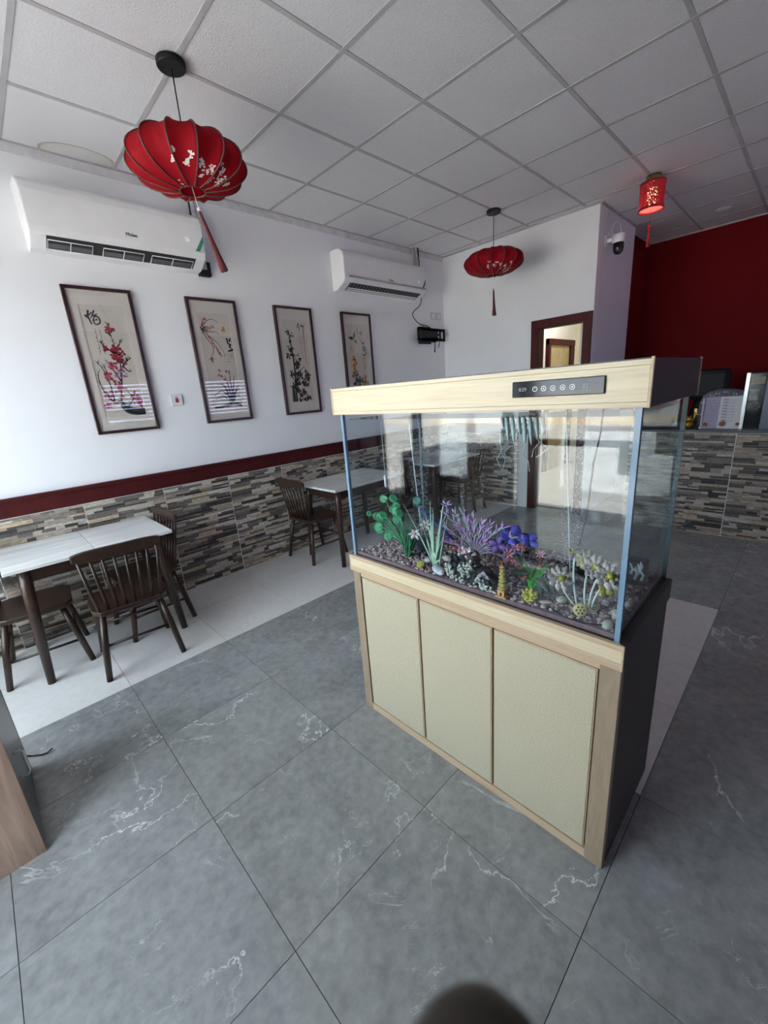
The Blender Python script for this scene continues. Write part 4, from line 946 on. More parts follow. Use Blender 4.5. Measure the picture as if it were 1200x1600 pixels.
def plate(x0, x1, z0, z1, label, red=False):
    t = thing('wall_switch' if red else 'wall_socket', label, 'switch' if red else 'socket', ((x0+x1)/2, WL, z0))
    bx('face_plate', MT['plate'], x0, x1, WL-.014, WL-.0005, z0, z1, t, .003)
    xm = (x0+x1)/2; zm = (z0+z1)/2
    if red:
        bx('rocker', pm('red_rocker', (.30, .02, .03), .35), xm-.011, xm+.011, WL-.018, WL-.013, zm-.020, zm+.012, t, .001); bx('neon', pm('neon_window', (.42, .03, .03), .3), xm-.007, xm+.007, WL-.017, WL-.013, zm+.016, zm+.024, t)
        for s in (-1, 1): b = MB(); b.lathe([(.003, 0), (.002, .001)], (xm+s*.032, WL-.014, zm), 8, 0, (0, -1, 0)); b.build('screw', MT['grey_plastic'], t)
    else:
        bx('insert', MT['grey_plastic'] if 0 else MT['white_plastic'], x0+.02, x1-.02, WL-.018, WL-.013, z0+.02, z1-.02, t, .002)
plate(1.199, 1.285, 1.571, 1.657, 'white isolator switch with red rocker between two pictures', True)
plate(4.56, 4.645, 2.41, 2.495, 'white wall socket above bracket, left one of two')
plate(4.665, 4.765, 2.41, 2.495, 'white wall socket above bracket, right one next to corner')

# ------------------------------------------------------------------ framed pictures
INK = ['paper', 'ink', 'ink_g', 'p_red', 'p_pink', 'p_rose', 'p_yel', 'p_org', 'p_grn', 'p_tea', 'p_vio']; IX = {k: i for i, k in enumerate(INK)}
class Art(MB):
    def __init__(s, x0): super().__init__(); s.x0 = x0; s.k = 0; s.box(x0, x0+.272, WL-.0115, WL-.009, 1.522, 2.282, 0)
    def pt(s, u, v): return V((s.x0+.272*u, WL-.0118-s.k*2e-6, 1.522+.760*v))
    def st(s, pts, w0, w1=None, m='ink', sm=4):
        """a brush stroke; widths in mm"""
        w1 = w0 if w1 is None else w1; P = smooth([(u, 0, v) for u, v in pts], sm) if len(pts) > 2 else [V((u, 0, v)) for u, v in pts]
        s.k += 1; n = len(P); vs = []
        for i, p in enumerate(P):
            d = P[min(i+1, n-1)]-P[max(i-1, 0)]; d = V((d.x*.272, 0, d.z*.760)); d = d.normalized() if d.length > 1e-9 else V((1, 0, 0)); nn = V((-d.z, 0, d.x)); w_ = 2.3*(w0+(w1-w0)*i/(n-1))/2000
            c = s.pt(p.x, p.z); vs += [c+nn*w_, c-nn*w_]
        s.add(vs, [(2*i, 2*i+1, 2*i+3, 2*i+2) for i in range(n-1)], IX[m])
    def blob(s, u, v, r, m, n=7):
        s.k += 1; c = s.pt(u, v); a0 = rnd.uniform(0, 6)
        s.add([c+V((math.cos(a0+6.283*k/n), 0, math.sin(a0+6.283*k/n)))*r/1000*rnd.uniform(.9, 1.5) for k in range(n)], [tuple(range(n))], IX[m])
    def leaf(s, u, v, ang, L, w_, m):
        s.k += 1; c = s.pt(u, v); d = V((math.cos(ang), 0, math.sin(ang))); nn = V((-d.z, 0, d.x)); L /= 800; w_ /= 950
        s.add([c, c+d*L*.35+nn*w_, c+d*L, c+d*L*.35-nn*w_], [(0, 1, 2, 3)], IX[m])
    def column(s, u, v0, v1, n, sz=1.4, m='ink'):
        for k in range(n):
            v = v0+(v1-v0)*k/(n-1)
            for q in range(3): s.st([(u+rnd.uniform(-.018, .018), v+rnd.uniform(-.006, .006)), (u+rnd.uniform(-.018, .018), v+rnd.uniform(-.006, .006))], sz*rnd.uniform(.6, 1.2), m=m)
def picture(x0, label, draw):
    t = thing('framed_picture', label, 'picture', (x0+.209, WL, 1.405), 'four framed silk paintings')
    x1 = x0+.419; z0, z1 = 1.405, 2.395; f = .021; y0 = WL-.030; y1 = WL-.001
    for n_, a in (('frame_rail', (x0, x1, y0, y1, z1-f, z1)), ('frame_rail', (x0, x1, y0, y1, z0, z0+f)), ('frame_stile', (x0, x0+f, y0, y1, z0+f, z1-f)), ('frame_stile', (x1-f, x1, y0, y1, z0+f, z1-f))):
        bx(n_, MT['frame_wood'], *a, t, .002)
    ax = x0+.074; ax1 = ax+.272
    b = MB(); Y0, Y1 = WL-.016, WL-.008
    b.box(x0+f, ax, Y0, Y1, z0+f, z1-f); b.box(ax1, x1-f, Y0, Y1, z0+f, z1-f); b.box(ax, ax1, Y0, Y1, z0+f, 1.522); b.box(ax, ax1, Y0, Y1, 2.282, z1-f); b.build('mat_board', MT['mat'], t)
    a = Art(ax); draw(a); a.build('artwork', [MT[k] for k in INK], t)
    bx('glazing', MT['pic_glass'], x0+f, x1-f, WL-.0205, WL-.0195, z0+f, z1-f, t)
def plum(a):
    # calligraphy
    for p, w0, w1 in (([(.20, .955), (.17, .90), (.215, .835)], 6, 4), ([(.10, .905), (.20, .915), (.27, .94)], 5, 3), ([(.10, .91), (.16, .885)], 5, 3), ([(.33, .955), (.27, .915), (.21, .88)], 5, 2), ([(.27, .905), (.38, .925)], 4, 3), ([(.29, .895), (.27, .855), (.31, .835), (.40, .85), (.41, .885), (.36, .905), (.29, .90)], 3.5, 5), ([(.34, .885), (.35, .87)], 5, 3), ([(.24, .87), (.38, .875)], 3, 2)): a.st(p, w0, w1)
    a.column(.25, .79, .58, 14); a.column(.35, .79, .58, 13); 
    # trunk and branches
    a.st([(1.0, .025), (.82, .035), (.62, .05), (.52, .085), (.50, .115)], 26, 20, 'ink_g'); a.st([(1.0, .01), (.85, .02), (.66, .035), (.54, .07)], 10, 6, 'ink'); a.st([(.5, .12), (.58, .11), (.7, .085)], 12, 5, 'p_tea')
    a.st([(.52, .10), (.44, .14), (.30, .13), (.24, .16), (.15, .17)], 9, 4, 'ink_g')
    br = [[(.46, .14), (.52, .24), (.58, .32), (.60, .40), (.66, .52), (.62, .62), (.58, .74), (.55, .86)], [(.30, .14), (.30, .25), (.27, .35), (.20, .45), (.12, .50)], [(.60, .40), (.70, .47), (.84, .52), (.92, .54)], [(.52, .24), (.38, .34), (.28, .42), (.26, .47)], [(.66, .52), (.50, .60), (.36, .65), (.30, .69)], [(.62, .62), (.72, .66), (.78, .70)], [(.58, .74), (.46, .79)], [(.95, .06), (.86, .13), (.72, .20), (.62, .27)], [(.24, .16), (.10, .25), (.06, .36), (.10, .42)], [(.58, .32), (.44, .44), (.34, .52)], [(.70, .47), (.80, .42), (.88, .42)], [(.56, .06), (.68, .12), (.82, .17)]]
    for p in br: a.st(p, 5.0, 1.2, 'ink')
    for p in br:
        P = smooth([(u, 0, v) for u, v in p], 5)
        for q in P[2:]:
            for _ in range(2):
                if rnd.random() < .5: a.st([(q.x, q.z), (q.x+rnd.uniform(-.07, .07), q.z+rnd.uniform(0, .035))], 1.6, .6, 'ink')
    for (u, v, su, sv, n, mm) in ((.58, .795, .10, .035, 26, ('p_red',)), (.60, .60, .17, .06, 60, ('p_red',)), (.66, .53, .18, .05, 50, ('p_red', 'p_red', 'ink')), (.38, .62, .06, .03, 8, ('p_red',)), (.42, .47, .12, .04, 22, ('p_red', 'p_pink')), (.62, .40, .14, .05, 24, ('p_pink', 'p_vio')), (.30, .37, .10, .05, 26, ('p_red', 'p_pink')), (.48, .28, .12, .06, 30, ('p_red', 'p_red', 'p_pink')), (.20, .20, .14, .04, 18, ('p_pink', 'p_red')), (.12, .11, .08, .03, 12, ('p_red', 'p_pink')), (.90, .13, .09, .05, 40, ('p_red', 'p_red', 'p_pink')), (.78, .19, .07, .03, 10, ('p_red',)), (.50, .18, .06, .02, 8, ('p_red',))):
        for _ in range(n): a.blob(u+rnd.gauss(0, su*.5), v+rnd.gauss(0, sv*.5), rnd.uniform(4.5, 8.5), rnd.choice(mm))
def orchid(a):
    for p, w0, w1 in (([(.80, .755), (.84, .725)], 7, 5), ([(.93, .755), (.89, .715)], 7, 5), ([(.84, .735), (.83, .70), (.92, .685), (.86, .665), (.92, .65)], 6, 5), ([(.80, .615), (.88, .625), (.97, .635)], 5, 8)): a.st(p, w0, w1)
    for u in (.66, .73, .80, .87, .94): a.column(u, .585, .585-rnd.uniform(.03, .09), 4, 1.2)
    c = (.06, .845)
    for e, w0 in (((.22, .90), 9), ((.30, .865), 8), ((.16, .92), 8), ((.26, .84), 7), ((.28, .80), 7), ((.22, .78), 7), ((.1, .79), 6)): a.st([c, ((c[0]+e[0])/2, (c[1]+e[1])/2+.008), e], w0, 1.5, 'ink')
    for p in ([c, (.25, .92), (.45, .945), (.62, .915)], [c, (.35, .815), (.50, .82), (.60, .785)], [c, (.30, .76), (.50, .70), (.66, .60)], [c, (.20, .74), (.34, .66), (.28, .58), (.12, .52)]): a.st(p, 3.2, 1.0, 'ink')
    for p in ([(.10, .86), (.16, .93), (.22, .945)], [(.20, .83), (.32, .86), (.46, .865)], [(.25, .77), (.36, .69), (.48, .62), (.52, .575)]):
        P = smooth([(u, 0, v) for u, v in p], 7)
        for q in P:
            for _ in range(2): a.blob(q.x+rnd.gauss(0, .02), q.z+rnd.gauss(0, .008), rnd.uniform(3, 6), rnd.choice(('p_rose', 'p_rose', 'p_red')))
    for du, dv in ((0, 0), (.03, .015), (.015, -.015), (.05, -.01)): a.blob(.73+du, .845+dv, 10, rnd.choice(('p_org', 'p_yel')))
    a.st([(.68, .83), (.75, .845)], 2.5, 1.5, 'ink')
    for du, dv in ((0, 0), (.03, .01), (.01, -.02)): a.blob(.22+du, .53+dv, 9, 'p_vio')
    # bottom clump
    a.st([(.05, .01), (.30, .015), (.55, .035), (.75, .04), (.95, .02)], 8, 12, 'ink_g'); a.st([(.45, .015), (.7, .03), (.98, .012)], 8, 5, 'ink')
    for e, bend in (((.12, .10), .07), ((.10, .14), .10), ((.30, .21), .06), ((.42, .28), .05), ((.55, .36), .0), ((.72, .42), .0), ((.86, .36), .0), ((.95, .24), .03), ((.98, .20), .05), ((.25, .26), .08), ((.62, .25), 0), ((.80, .25), 0), ((.40, .15), .06), ((.88, .14), .02), ((.35, .08), .05)):
        a.st([(.70+rnd.uniform(-.04, .04), .035), ((.70*.5+e[0]*.5), e[1]*.62+bend), e], 6.5, 1.2, rnd.choice(('ink_g', 'ink', 'p_tea')))
    for (u, v) in ((.36, .36), (.45, .35), (.40, .41), (.62, .40), (.72, .39), (.60, .27), (.66, .29), (.52, .31), (.70, .22), (.58, .20)):
        for k in range(5): a.leaf(u, v, k*1.256+rnd.uniform(0, 1), rnd.uniform(9, 15), 5.5, rnd.choice(('p_pink', 'p_pink', 'p_vio')))
def bamboo(a):
    for p, w0, w1 in (([(.68, .965), (.62, .90)], 6, 3), ([(.64, .93), (.70, .94)], 4, 2), ([(.71, .925), (.70, .865)], 4, 2), ([(.80, .95), (.80, .93), (.92, .935)], 6, 4), ([(.86, .93), (.85, .80)], 4, 2.5), ([(.85, .88), (.84, .62), (.83, .47)], 2.4, 1.2)): a.st(p, w0, w1)
    a.column(.66, .84, .60, 16, 1.3); a.column(.74, .83, .55, 15, 1.2)
    for p, w0, w1 in (([(.10, .005), (.13, .20)], 9, 7), ([(.24, .005), (.25, .18), (.30, .34)], 10, 8), ([(.17, .005), (.17, .15)], 6, 5), ([(.30, .34), (.30, .55), (.27, .70), (.22, .86)], 8, 3), ([(.38, .0), (.40, .16)], 5, 3), ([(.30, .50), (.45, .58), (.60, .60)], 3, 1.2), ([(.34, .30), (.55, .40), (.75, .44)], 4, 2), ([(.10, .34), (.20, .30)], 4, 2), ([(.72, .03), (.70, .10)], 3, 1.5), ([(.50, .02), (.80, .04)], 4, 2), ([(.24, .70), (.34, .82)], 3, 1)): a.st(p, w0, w1, rnd.choice(('ink', 'ink_g')))
    for (u, v, n, L) in ((.20, .85, 9, 26), (.34, .82, 7, 22), (.25, .76, 8, 24), (.24, .66, 14, 32), (.28, .60, 10, 26), (.10, .58, 12, 30), (.55, .55, 8, 26), (.46, .49, 14, 32), (.40, .44, 12, 30), (.16, .36, 12, 32), (.42, .36, 18, 34), (.52, .32, 14, 30), (.80, .35, 18, 38), (.84, .30, 14, 34), (.28, .27, 20, 34), (.40, .24, 18, 32), (.62, .24, 16, 32), (.74, .22, 14, 30), (.20, .20, 14, 32), (.34, .16, 16, 30), (.58, .13, 18, 34), (.46, .10, 14, 28), (.40, .03, 10, 26), (.75, .06, 16, 32), (.62, .03, 10, 26)):
        for _ in range(n): a.leaf(u+rnd.gauss(0, .035), v+rnd.gauss(0, .012), rnd.choice((rnd.uniform(-2.6, -.5), rnd.uniform(0, 6.28))), L*rnd.uniform(.7, 1.15), 6.5, rnd.choice(('ink', 'ink', 'ink_g')))
def mum(a):
    for p, w0, w1 in (([(.72, .745), (.86, .755)], 4, 3), ([(.76, .77), (.77, .725)], 4, 2), ([(.84, .775), (.82, .73)], 4, 2), ([(.78, .71), (.70, .66)], 4, 2), ([(.76, .70), (.90, .70), (.92, .62), (.82, .585), (.72, .60)], 4, 5), ([(.78, .68), (.86, .65)], 5, 4), ([(.86, .68), (.77, .645)], 5, 4), ([(.82, .69), (.82, .63)], 4, 3)): a.st(p, w0, w1)
    for u in (.72, .79, .86): a.column(u, .56, .40, 11, 1.2)
    a.st([(.30, .80), (.32, .70), (.28, .55)], 3, 2, 'p_yel'); a.st([(.52, .95), (.52, .86), (.60, .82), (.68, .76)], 3, 1.5, 'ink'); a.st([(.68, .76), (.74, .83)], 2, 1)
    for (u, v, an, L, m) in ((.30, .80, 2.9, 70, 'p_grn'), (.30, .80, 2.75, 55, 'ink'), (.33, .80, 1.45, 75, 'p_grn'), (.36, .80, -1.1, 45, 'p_grn'), (.30, .79, 2.2, 40, 'p_grn')): a.leaf(u, v, an, L, 15, m)
    for _ in range(10): a.blob(.72+rnd.gauss(0, .03), .89+rnd.gauss(0, .01), 6, rnd.choice(('p_red', 'p_rose', 'ink')))
    for q in ([(.08, .66), (.16, .72)], [(.12, .62), (.20, .69)], [(.20, .62), (.26, .68)]): a.st(q, 3, 1.5, rnd.choice(('ink', 'p_rose')))
    for (u, v, n) in ((.22, .53, 26), (.28, .47, 26), (.18, .43, 18), (.26, .37, 26), (.20, .33, 14), (.62, .24, 14), (.78, .27, 18), (.84, .20, 20), (.74, .18, 16)):
        for k in range(n): a.leaf(u+rnd.gauss(0, .03), v+rnd.gauss(0, .012), rnd.uniform(0, 6.28), rnd.uniform(14, 26), 7, rnd.choice(('p_yel', 'p_org', 'p_org', 'p_yel', 'ink')))
    for (u, v) in ((.22, .28), (.36, .27), (.30, .20), (.44, .16), (.36, .10), (.52, .14), (.60, .10), (.48, .05), (.64, .05), (.82, .10), (.90, .14), (.76, .05), (.30, .03), (.88, .03)):
        for k in range(7): a.leaf(u+rnd.gauss(0, .05), v+rnd.gauss(0, .02), rnd.uniform(0, 6.28), rnd.uniform(26, 48), 17, rnd.choice(('p_grn', 'p_tea', 'p_vio', 'ink_g', 'p_tea')))
picture(.650, 'framed red plum blossom painting under the near air conditioner', plum)
picture(1.455, 'framed orchid painting with dark leaves right of the red-rocker switch', orchid)
picture(2.244, 'framed black ink bamboo painting, third along the wall', bamboo)
picture(3.044, 'framed yellow chrysanthemum painting partly hidden by the tank hood', mum)

# ------------------------------------------------------------------ lanterns
def lantern(cx, cyy, ztop, zbot, R, label, az, tas, seed):
    r = random.Random(seed)
    t = thing('pendant_lantern', label, 'lantern', (cx, cyy, CZ), 'red silk pendant lanterns')
    b = MB(); b.lathe([(.062, CZ-.03), (.066, CZ-.026), (.066, CZ-.003)], (cx, cyy, 0), 32); b.build('ceiling_rose', MT['black'], t)
    b = MB(); b.tube([(cx, cyy, CZ-.03), (cx, cyy, ztop-.05)], .0035, 6); b.build('cord', MT['black'], t)
    N = 14; zc = (ztop+zbot)/2; H = (ztop-zbot)/2
    def prof(u):
        th_ = D(74)+(D(-79)-D(74))*u; return R*math.cos(th_)**.92*(1 if th_ < 0 else 1), zc+H*math.sin(th_)/math.sin(D(77))
    sag = lambda f, u: 1-.105*4*f*(1-f)
    def sp(a, u, off=0.0):
        f = (a/(2*PI)*N) % 1.0; rr, z = prof(u); rr = rr*sag(f, u)+off; return V((cx+rr*math.cos(a), cyy+rr*math.sin(a), z))
    K = 8; n = N*K; U = 18; vs = [sp(2*PI*k/n, i/U) for i in range(U+1) for k in range(n)]
    fs = [(i*n+k, i*n+(k+1) % n, (i+1)*n+(k+1) % n, (i+1)*n+k) for i in range(U) for k in range(n)]
    sh = MB().add(vs, fs, 0, True).build('shade', MT['silk'], t)
    for g in range(N):
        a = 2*PI*g/N; b = MB(); b.tube([sp(a, i/16, .001) for i in range(17)], .0042, 6); b.build('rib', MT['rib'], t)
    for u in (0, 1):
        rr, z = prof(u); b = MB(); b.tube([(cx+rr*math.cos(a), cyy+rr*math.sin(a), z) for a in [2*PI*k/24 for k in range(25)]], .0045, 6); b.build('rim', MT['rib'], t)
    # blossom print on the silk
    b = MB()
    def dot(a, u, sz):
        p = sp(a, u, .0012); e = 1e-3; ta = (sp(a+e, u, .0012)-p).normalized(); tu = (sp(a, u+e, .0012)-p).normalized(); ro = r.uniform(0, 6)
        b.add([p+(ta*math.cos(ro+k*PI/3)*sz+tu*math.sin(ro+k*PI/3)*sz*r.uniform(.7, 1.1)) for k in range(6)], [tuple(range(6))])
    for da, u, n_, sp_ in ((-8, .56, 3, .05), (2, .66, 9, .05), (8, .60, 4, .05), (20, .66, 8, .05), (34, .70, 10, .05), (44, .60, 3, .04), (52, .66, 9, .05), (60, .74, 7, .05), (45, .80, 6, .05), (68, .82, 8, .05), (-14, .66, 4, .06), (25, .76, 4, .04), (-30, .90, 3, .03), (80, .72, 6, .05)):
        for _ in range(int(n_*2.0)): dot(az+D(da)+r.gauss(0, .035), min(.97, u+.085+r.gauss(0, .022)), r.uniform(.004, .0075))
    b.build('blossom_print', MT['blossom'], sh)['kind'] = 'stuff'
    # tassel
    zb = prof(1)[1]; b = MB(); c0 = V((cx, cyy, zb)); c1 = V(tas[0]); c2 = V(tas[1])
    b.tube([(cx, cyy, zb+.02), c1], .0022, 6); b.build('tassel_cord', MT['white_plastic'], t)
    b = MB(); b.ball(c1, .010, 0, 2); b.build('bead', MT['bead'], t)
    b = MB(); d = (c2-c1); b.tube([c1+d*f for f in (.03, .08, .3, .7, .97, 1.0)], [.005, .007, .009, .014, .021, .019], 12); b.build('tassel', MT['tassel'], t)
lantern(1.120, 2.432, 2.858, 2.622, .287, 'large red silk lantern with white blossoms hanging nearest the camera', D(-118), ((1.135, 2.43, 2.545), (1.225, 2.43, 2.262)), 4)
lantern(4.094, 2.455, 2.822, 2.600, .288, 'smaller-looking red silk lantern hanging before the doorway wall', D(-150), ((4.094, 2.455, 2.47), (4.094, 2.445, 2.225)), 9)
t = thing('ceiling_lamp', 'lit red drum ceiling lamp with brass mount and thin red tassel', 'lamp', (4.663, 1.253, CZ))
lx, ly = 4.663, 1.253
b = MB(); b.lathe([(.055, 3.10), (.058, 3.105), (.058, CZ-.003)], (lx, ly, 0), 28); b.build('brass_mount', MT['brass'], t)
b = MB(); b.lathe([(.094, 2.905), (.096, 3.105)], (lx, ly, 0), 36, wob=lambda a: 1); b.build('shade', MT['lamp_red'], t)
b = MB(); b.lathe([(.090, 2.899), (.0985, 2.899), (.0985, 2.916), (.0945, 2.916)], (lx, ly, 0), 36, wob=lambda a: 1); b.lathe([(.0985, 3.09), (.0985, 3.107), (.05, 3.107)], (lx, ly, 0), 36, wob=lambda a: 1); b.build('shade_band', pm('lamp_band', (.22, .008, .012), .5), t)
b = MB(); b.lathe([(.0001, 2.912), (.088, 2.912)], (lx, ly, 0), 32, wob=lambda a: 1); b.build('diffuser', MT['lamp_glow'], t)
b = MB(); b.lathe([(.0001, 2.94), (.03, 2.95), (.04, 3.0), (.035, 3.06), (.0001, 3.075)], (lx, ly, 0), 16); b.build('bulb', MT['lamp_core'], t)
b = MB(); b.tube([(lx, ly, 2.911), (lx, ly, 2.79)], .0015, 5); b.tube([(lx, ly, 2.79), (lx, ly, 2.775), (lx, ly, 2.75), (lx, ly, 2.735)], [.004, .016, .016, .004], 6); b.tube([(lx, ly, 2.735), (lx, ly, 2.72), (lx, ly, 2.62)], [.004, .009, .013], 8); b.build('tassel', MT['red_thread'], t)
pl = bpy.data.lights.new('lamp_light', 'POINT'); pl.energy = 1.5; pl.color = (1, .25, .18); pl.shadow_soft_size = .03
po = bpy.data.objects.new('lamp_light', pl); COL.objects.link(po); po.location = (lx, ly, 2.93)
t = thing('spotlight', 'small white recessed downlight in the ceiling before the red wall', 'lamp', (6.25, .985, CZ))
b = MB(); b.lathe([(.0001, CZ-.022), (.05, CZ-.018), (.062, CZ-.006), (.075, CZ-.004), (.075, CZ-.001)], (6.25, .985, 0), 28); b.build('trim_ring', MT['white_plastic'], t)
# security camera
t = thing('security_camera', 'white dome security camera with black eye on the lilac wall', 'camera', (5.03, YA, 2.86))
b = MB(); cx_, cy_ = 5.06, 1.62
bx('wall_mount', MT['white_plastic'], 5.0, 5.075, YA-.018, YA-.001, 2.80, 2.90, t, .004); bx('arm', MT['white_plastic'], 5.02, 5.055, cy_+.05, YA-.017, 2.835, 2.87, t, .003)
b = MB(); b.lathe([(.056, 2.815), (.058, 2.822), (.058, 2.885), (.05, 2.895), (.0001, 2.897)], (cx_, cy_, 0), 28); b.build('housing', MT['white_plastic'], t)
b = MB(); b.lathe([(.0001, 2.712), (.025, 2.718), (.042, 2.738), (.048, 2.77), (.050, 2.816)], (cx_, cy_, 0), 24); b.build('dome', MT['gloss_black'], t)
b = MB(); b.tube(smooth([(5.02, 1.66, 2.88), (4.98, 1.66, 2.93), (5.00, 1.65, 2.985), (5.06, 1.63, 2.995), (5.10, 1.62, 2.95), (5.09, 1.62, 2.888)]), .004, 6); b.tube([(5.03, 1.70, 2.87), (5.03, 1.725, 2.95), (5.03, 1.730, 3.155)], .002, 5); b.build('lead', MT['white_plastic'], t)

# ------------------------------------------------------------------ counter and what stands on it
t = thing('counter', 'stone clad service counter with dark top before the red wall', 'counter', (5.0, -.9, 0))
CY1 = 1.30
bx('counter_core', MT['grout'], XB-.013, XB+.5, YR+.01, CY1, 0, .975, t)
bx('counter_top', MT['desk_dark'], XB-.015, XB+.62, YR+.01, CY1+.01, .978, 1.0, t, .002)
r_ = random.Random(12)
for i in range(0, 7):
    for z in (.002, .3255, .649):
        place(TL[r_.randrange(8)], 'stone_tile', (XB-.003, .447+.5505*1-.5505*i-.0025, z), t, -PI/2).scale.z = 1.068
for k, z in ((2, .649), (5, .3255), (1, .002)): place(TL[k], 'stone_tile', (XB-.003, CY1-.002, z), t, -PI/2).scale.z = 1.068
# menu
t = thing('menu', 'open printed menu with bowl pictures standing on the stone counter', 'menu', (4.95, .58, 1.0))
paperm = pm('menu_paper', (.66, .65, .68), .6, .03, 30); lilac = pm('menu_lilac', (.42, .40, .52), .6, .05, 30)
def leafp(y0, y1, x0, x1, m, nm):
    b = MB(); b.add([(x0, y0, 1.001), (x1, y1, 1.001), (x1+.035, y1, 1.29), (x0+.035, y0, 1.285), (x0+.004, y0, 1.001), (x1+.004, y1, 1.001), (x1+.039, y1, 1.29), (x0+.039, y0, 1.285)], [(0, 1, 2, 3), (7, 6, 5, 4), (0, 4, 5, 1), (1, 5, 6, 2), (2, 6, 7, 3), (3, 7, 4, 0)]); return b.build(nm, m, t)
leafp(.722, .615, 4.925, 4.96, lilac, 'left_page'); leafp(.615, .452, 4.96, 4.925, paperm, 'right_page')
b = MB()
for k in range(8):
    z = 1.255-.026*k; x = 4.95+.035*(z-1)/.29-.010
    b.box(x-.012, x-.0105, .500, .590, z-.001, z+.001); b.box(x-.012, x-.0105, .555, .59, z+.005, z+.010)
    b.box(x-.008, x-.0065, .64, .70, z-.001, z+.001)
b.build('print_lines', pm('grey_print', (.18, .17, .2), .7), t)['kind'] = 'stuff'
def bowl(y, z, r, x):
    b = MB(); b.lathe([(.0001, 0), (r, 0), (r, .0012), (.0001, .0012)], (x, y, z), 18, 0, (-1, 0, .12)); b.lathe([(.0001, .0013), (r*.72, .0013), (r*.72, .0020), (.0001, .0020)], (x, y, z), 18, 1, (-1, 0, .12)); b.build('bowl_picture', [pm('bowl_white', (.6, .57, .52), .5), pm('soup', (.30, .11, .04), .5, .3, 60)], t)
bowl(.575, 1.045, .030, 4.948); bowl(.70, 1.04, .026, 4.927); bowl(.465, 1.045, .018, 4.928)
bx('menu_stand', MT['steel'], 4.97, 5.02, .46, .75, 1.0, 1.008, t)
bx('stand_upright', MT['grey_plastic'], 4.915, 4.922, .724, .736, 1.0, 1.28, t)
# framed board
t = thing('display_frame', 'silver framed glass display standing at the right end of counter', 'display', (4.97, .38, 1.0))
bx('frame_side', MT['steel'], 4.93, 4.98, .425, .455, 1.0, 1.485, t, .003); bx('frame_side', pm('blue_steel', (.16, .18, .24), .3, .1, 20), 4.93, 4.98, .18, .315, 1.0, 1.495, t, .003)
bx('dark_glass', MT['gloss_black'], 4.945, 4.97, .315, .425, 1.0, 1.478, t)
b = MB(); b.box(4.940, 4.944, .325, .418, 1.385, 1.445); b.build('cream_card', pm('cream_card', (.34, .31, .22), .6, .2, 40), t)
b = MB(); b.box(4.940, 4.944, .355, .418, 1.25, 1.345); b.build('photo_card', pm('photo_card', (.30, .32, .30), .5, .6, 25), t)
b = MB()
for k in range(14): b.ball((4.942, .37+rnd.gauss(0, .016), 1.225+rnd.gauss(0, .02)), rnd.uniform(.004, .010), 0, 1, (.2, 1.6, .6))
b.build('flower_motif', pm('motif_grey', (.28, .27, .27), .6, .4, 60), t)
# gold ornament
t = thing('gold_ornament', 'small gold beckoning ornament on counter behind the tank corner', 'ornament', (4.97, .83, 1.0))
goldm = pm('gold_paint', (.50, .27, .04), .3, .3, 40, metal=.7)
b = MB(); b.ball((4.97, .835, 1.035), .036, 0, 2, (1, 1, .95)); b.ball((4.965, .835, 1.088), .026, 0, 2); b.build('figure_body', goldm, t)
b = MB(); b.tube([(4.965, .805, 1.06), (4.965, .795, 1.10), (4.965, .79, 1.155)], [.009, .010, .011], 8); b.box(4.958, 4.97, .779, .800, 1.13, 1.185); b.build('raised_arm', goldm, t)
for s in (-1, 1): b = MB(); b.lathe([(.008, 0), (.0001, .016)], (4.965, .835+s*.014, 1.108), 8); b.build('ear', goldm, t)
bx('base', MT['black'], 4.93, 5.01, .79, .88, 1.0, 1.004, t)
# headscarf person-like heap: patterned bag and black seat back
t = thing('bag', 'grey patterned cloth bag with white bow marks behind the menu', 'bag', (5.2, .62, 1.0))
pat = NT('grey_check'); v = pat.coords(False); ck = pat.n('ShaderNodeTexChecker'); ck.inputs['Scale'].default_value = 60; ck.inputs[1].default_value = (.12, .12, .16, 1); ck.inputs[2].default_value = (.19, .19, .24, 1); pat.l(v, ck.inputs['Vector']); pat.l(ck.outputs[0], pat.b.inputs['Base Color']); pat.b.inputs['Roughness'].default_value = .8
b = MB()
prof_ = [(.20, 0), (.205, .10), (.20, .22), (.175, .29), (.12, .33), (.05, .345), (.0001, .346)]
vs = []; fs = []; n = 28
for rr, z in prof_:
    for k in range(n):
        a = 2*PI*k/n; vs.append((5.2+rr*.55*math.cos(a), .615+rr*(1.0+.05*math.sin(3*a))*math.sin(a), 1.002+z))
for i in range(len(prof_)-1):
    for k in range(n): fs.append((i*n+k, i*n+(k+1) % n, (i+1)*n+(k+1) % n, (i+1)*n+k))
b.add(vs, fs, 0, True); b.build('bag_body', pat.m, t)
b = MB()
for y, z in ((.66, .31), (.60, .322), (.53, .30), (.70, .295), (.76, .23), (.78, .12)):
    x = 5.2-.55*.20*(1-(z/.36)**6)**.5*.72-.0
    for s in (-1, 1): b.prism([(0, 0), (s*.016, .008), (s*.016, -.008)], lambda p, q: V((x-.035, y+p, 1.0+z+q)), lambda p, q: V((x-.030, y+p, 1.0+z+q)))
b.build('bow_marks', pm('bow_white', (.50, .50, .52), .7), t)
t = thing('office_chair', 'black high-backed seat standing behind the counter', 'chair', (5.90, .78, 0))
bx('head_pad', MT['black'], 5.86, 5.98, .665, 1.02, 1.20, 1.535, t, .055)
b = MB(); b.ball((5.93, .78, 1.0), 1, 0, 3, (.07, .23, .34)); b.build('backrest', MT['black'], t)
b = MB(); b.ball((5.76, .78, .48), 1, 0, 3, (.26, .25, .06)); b.build('seat', MT['black'], t)
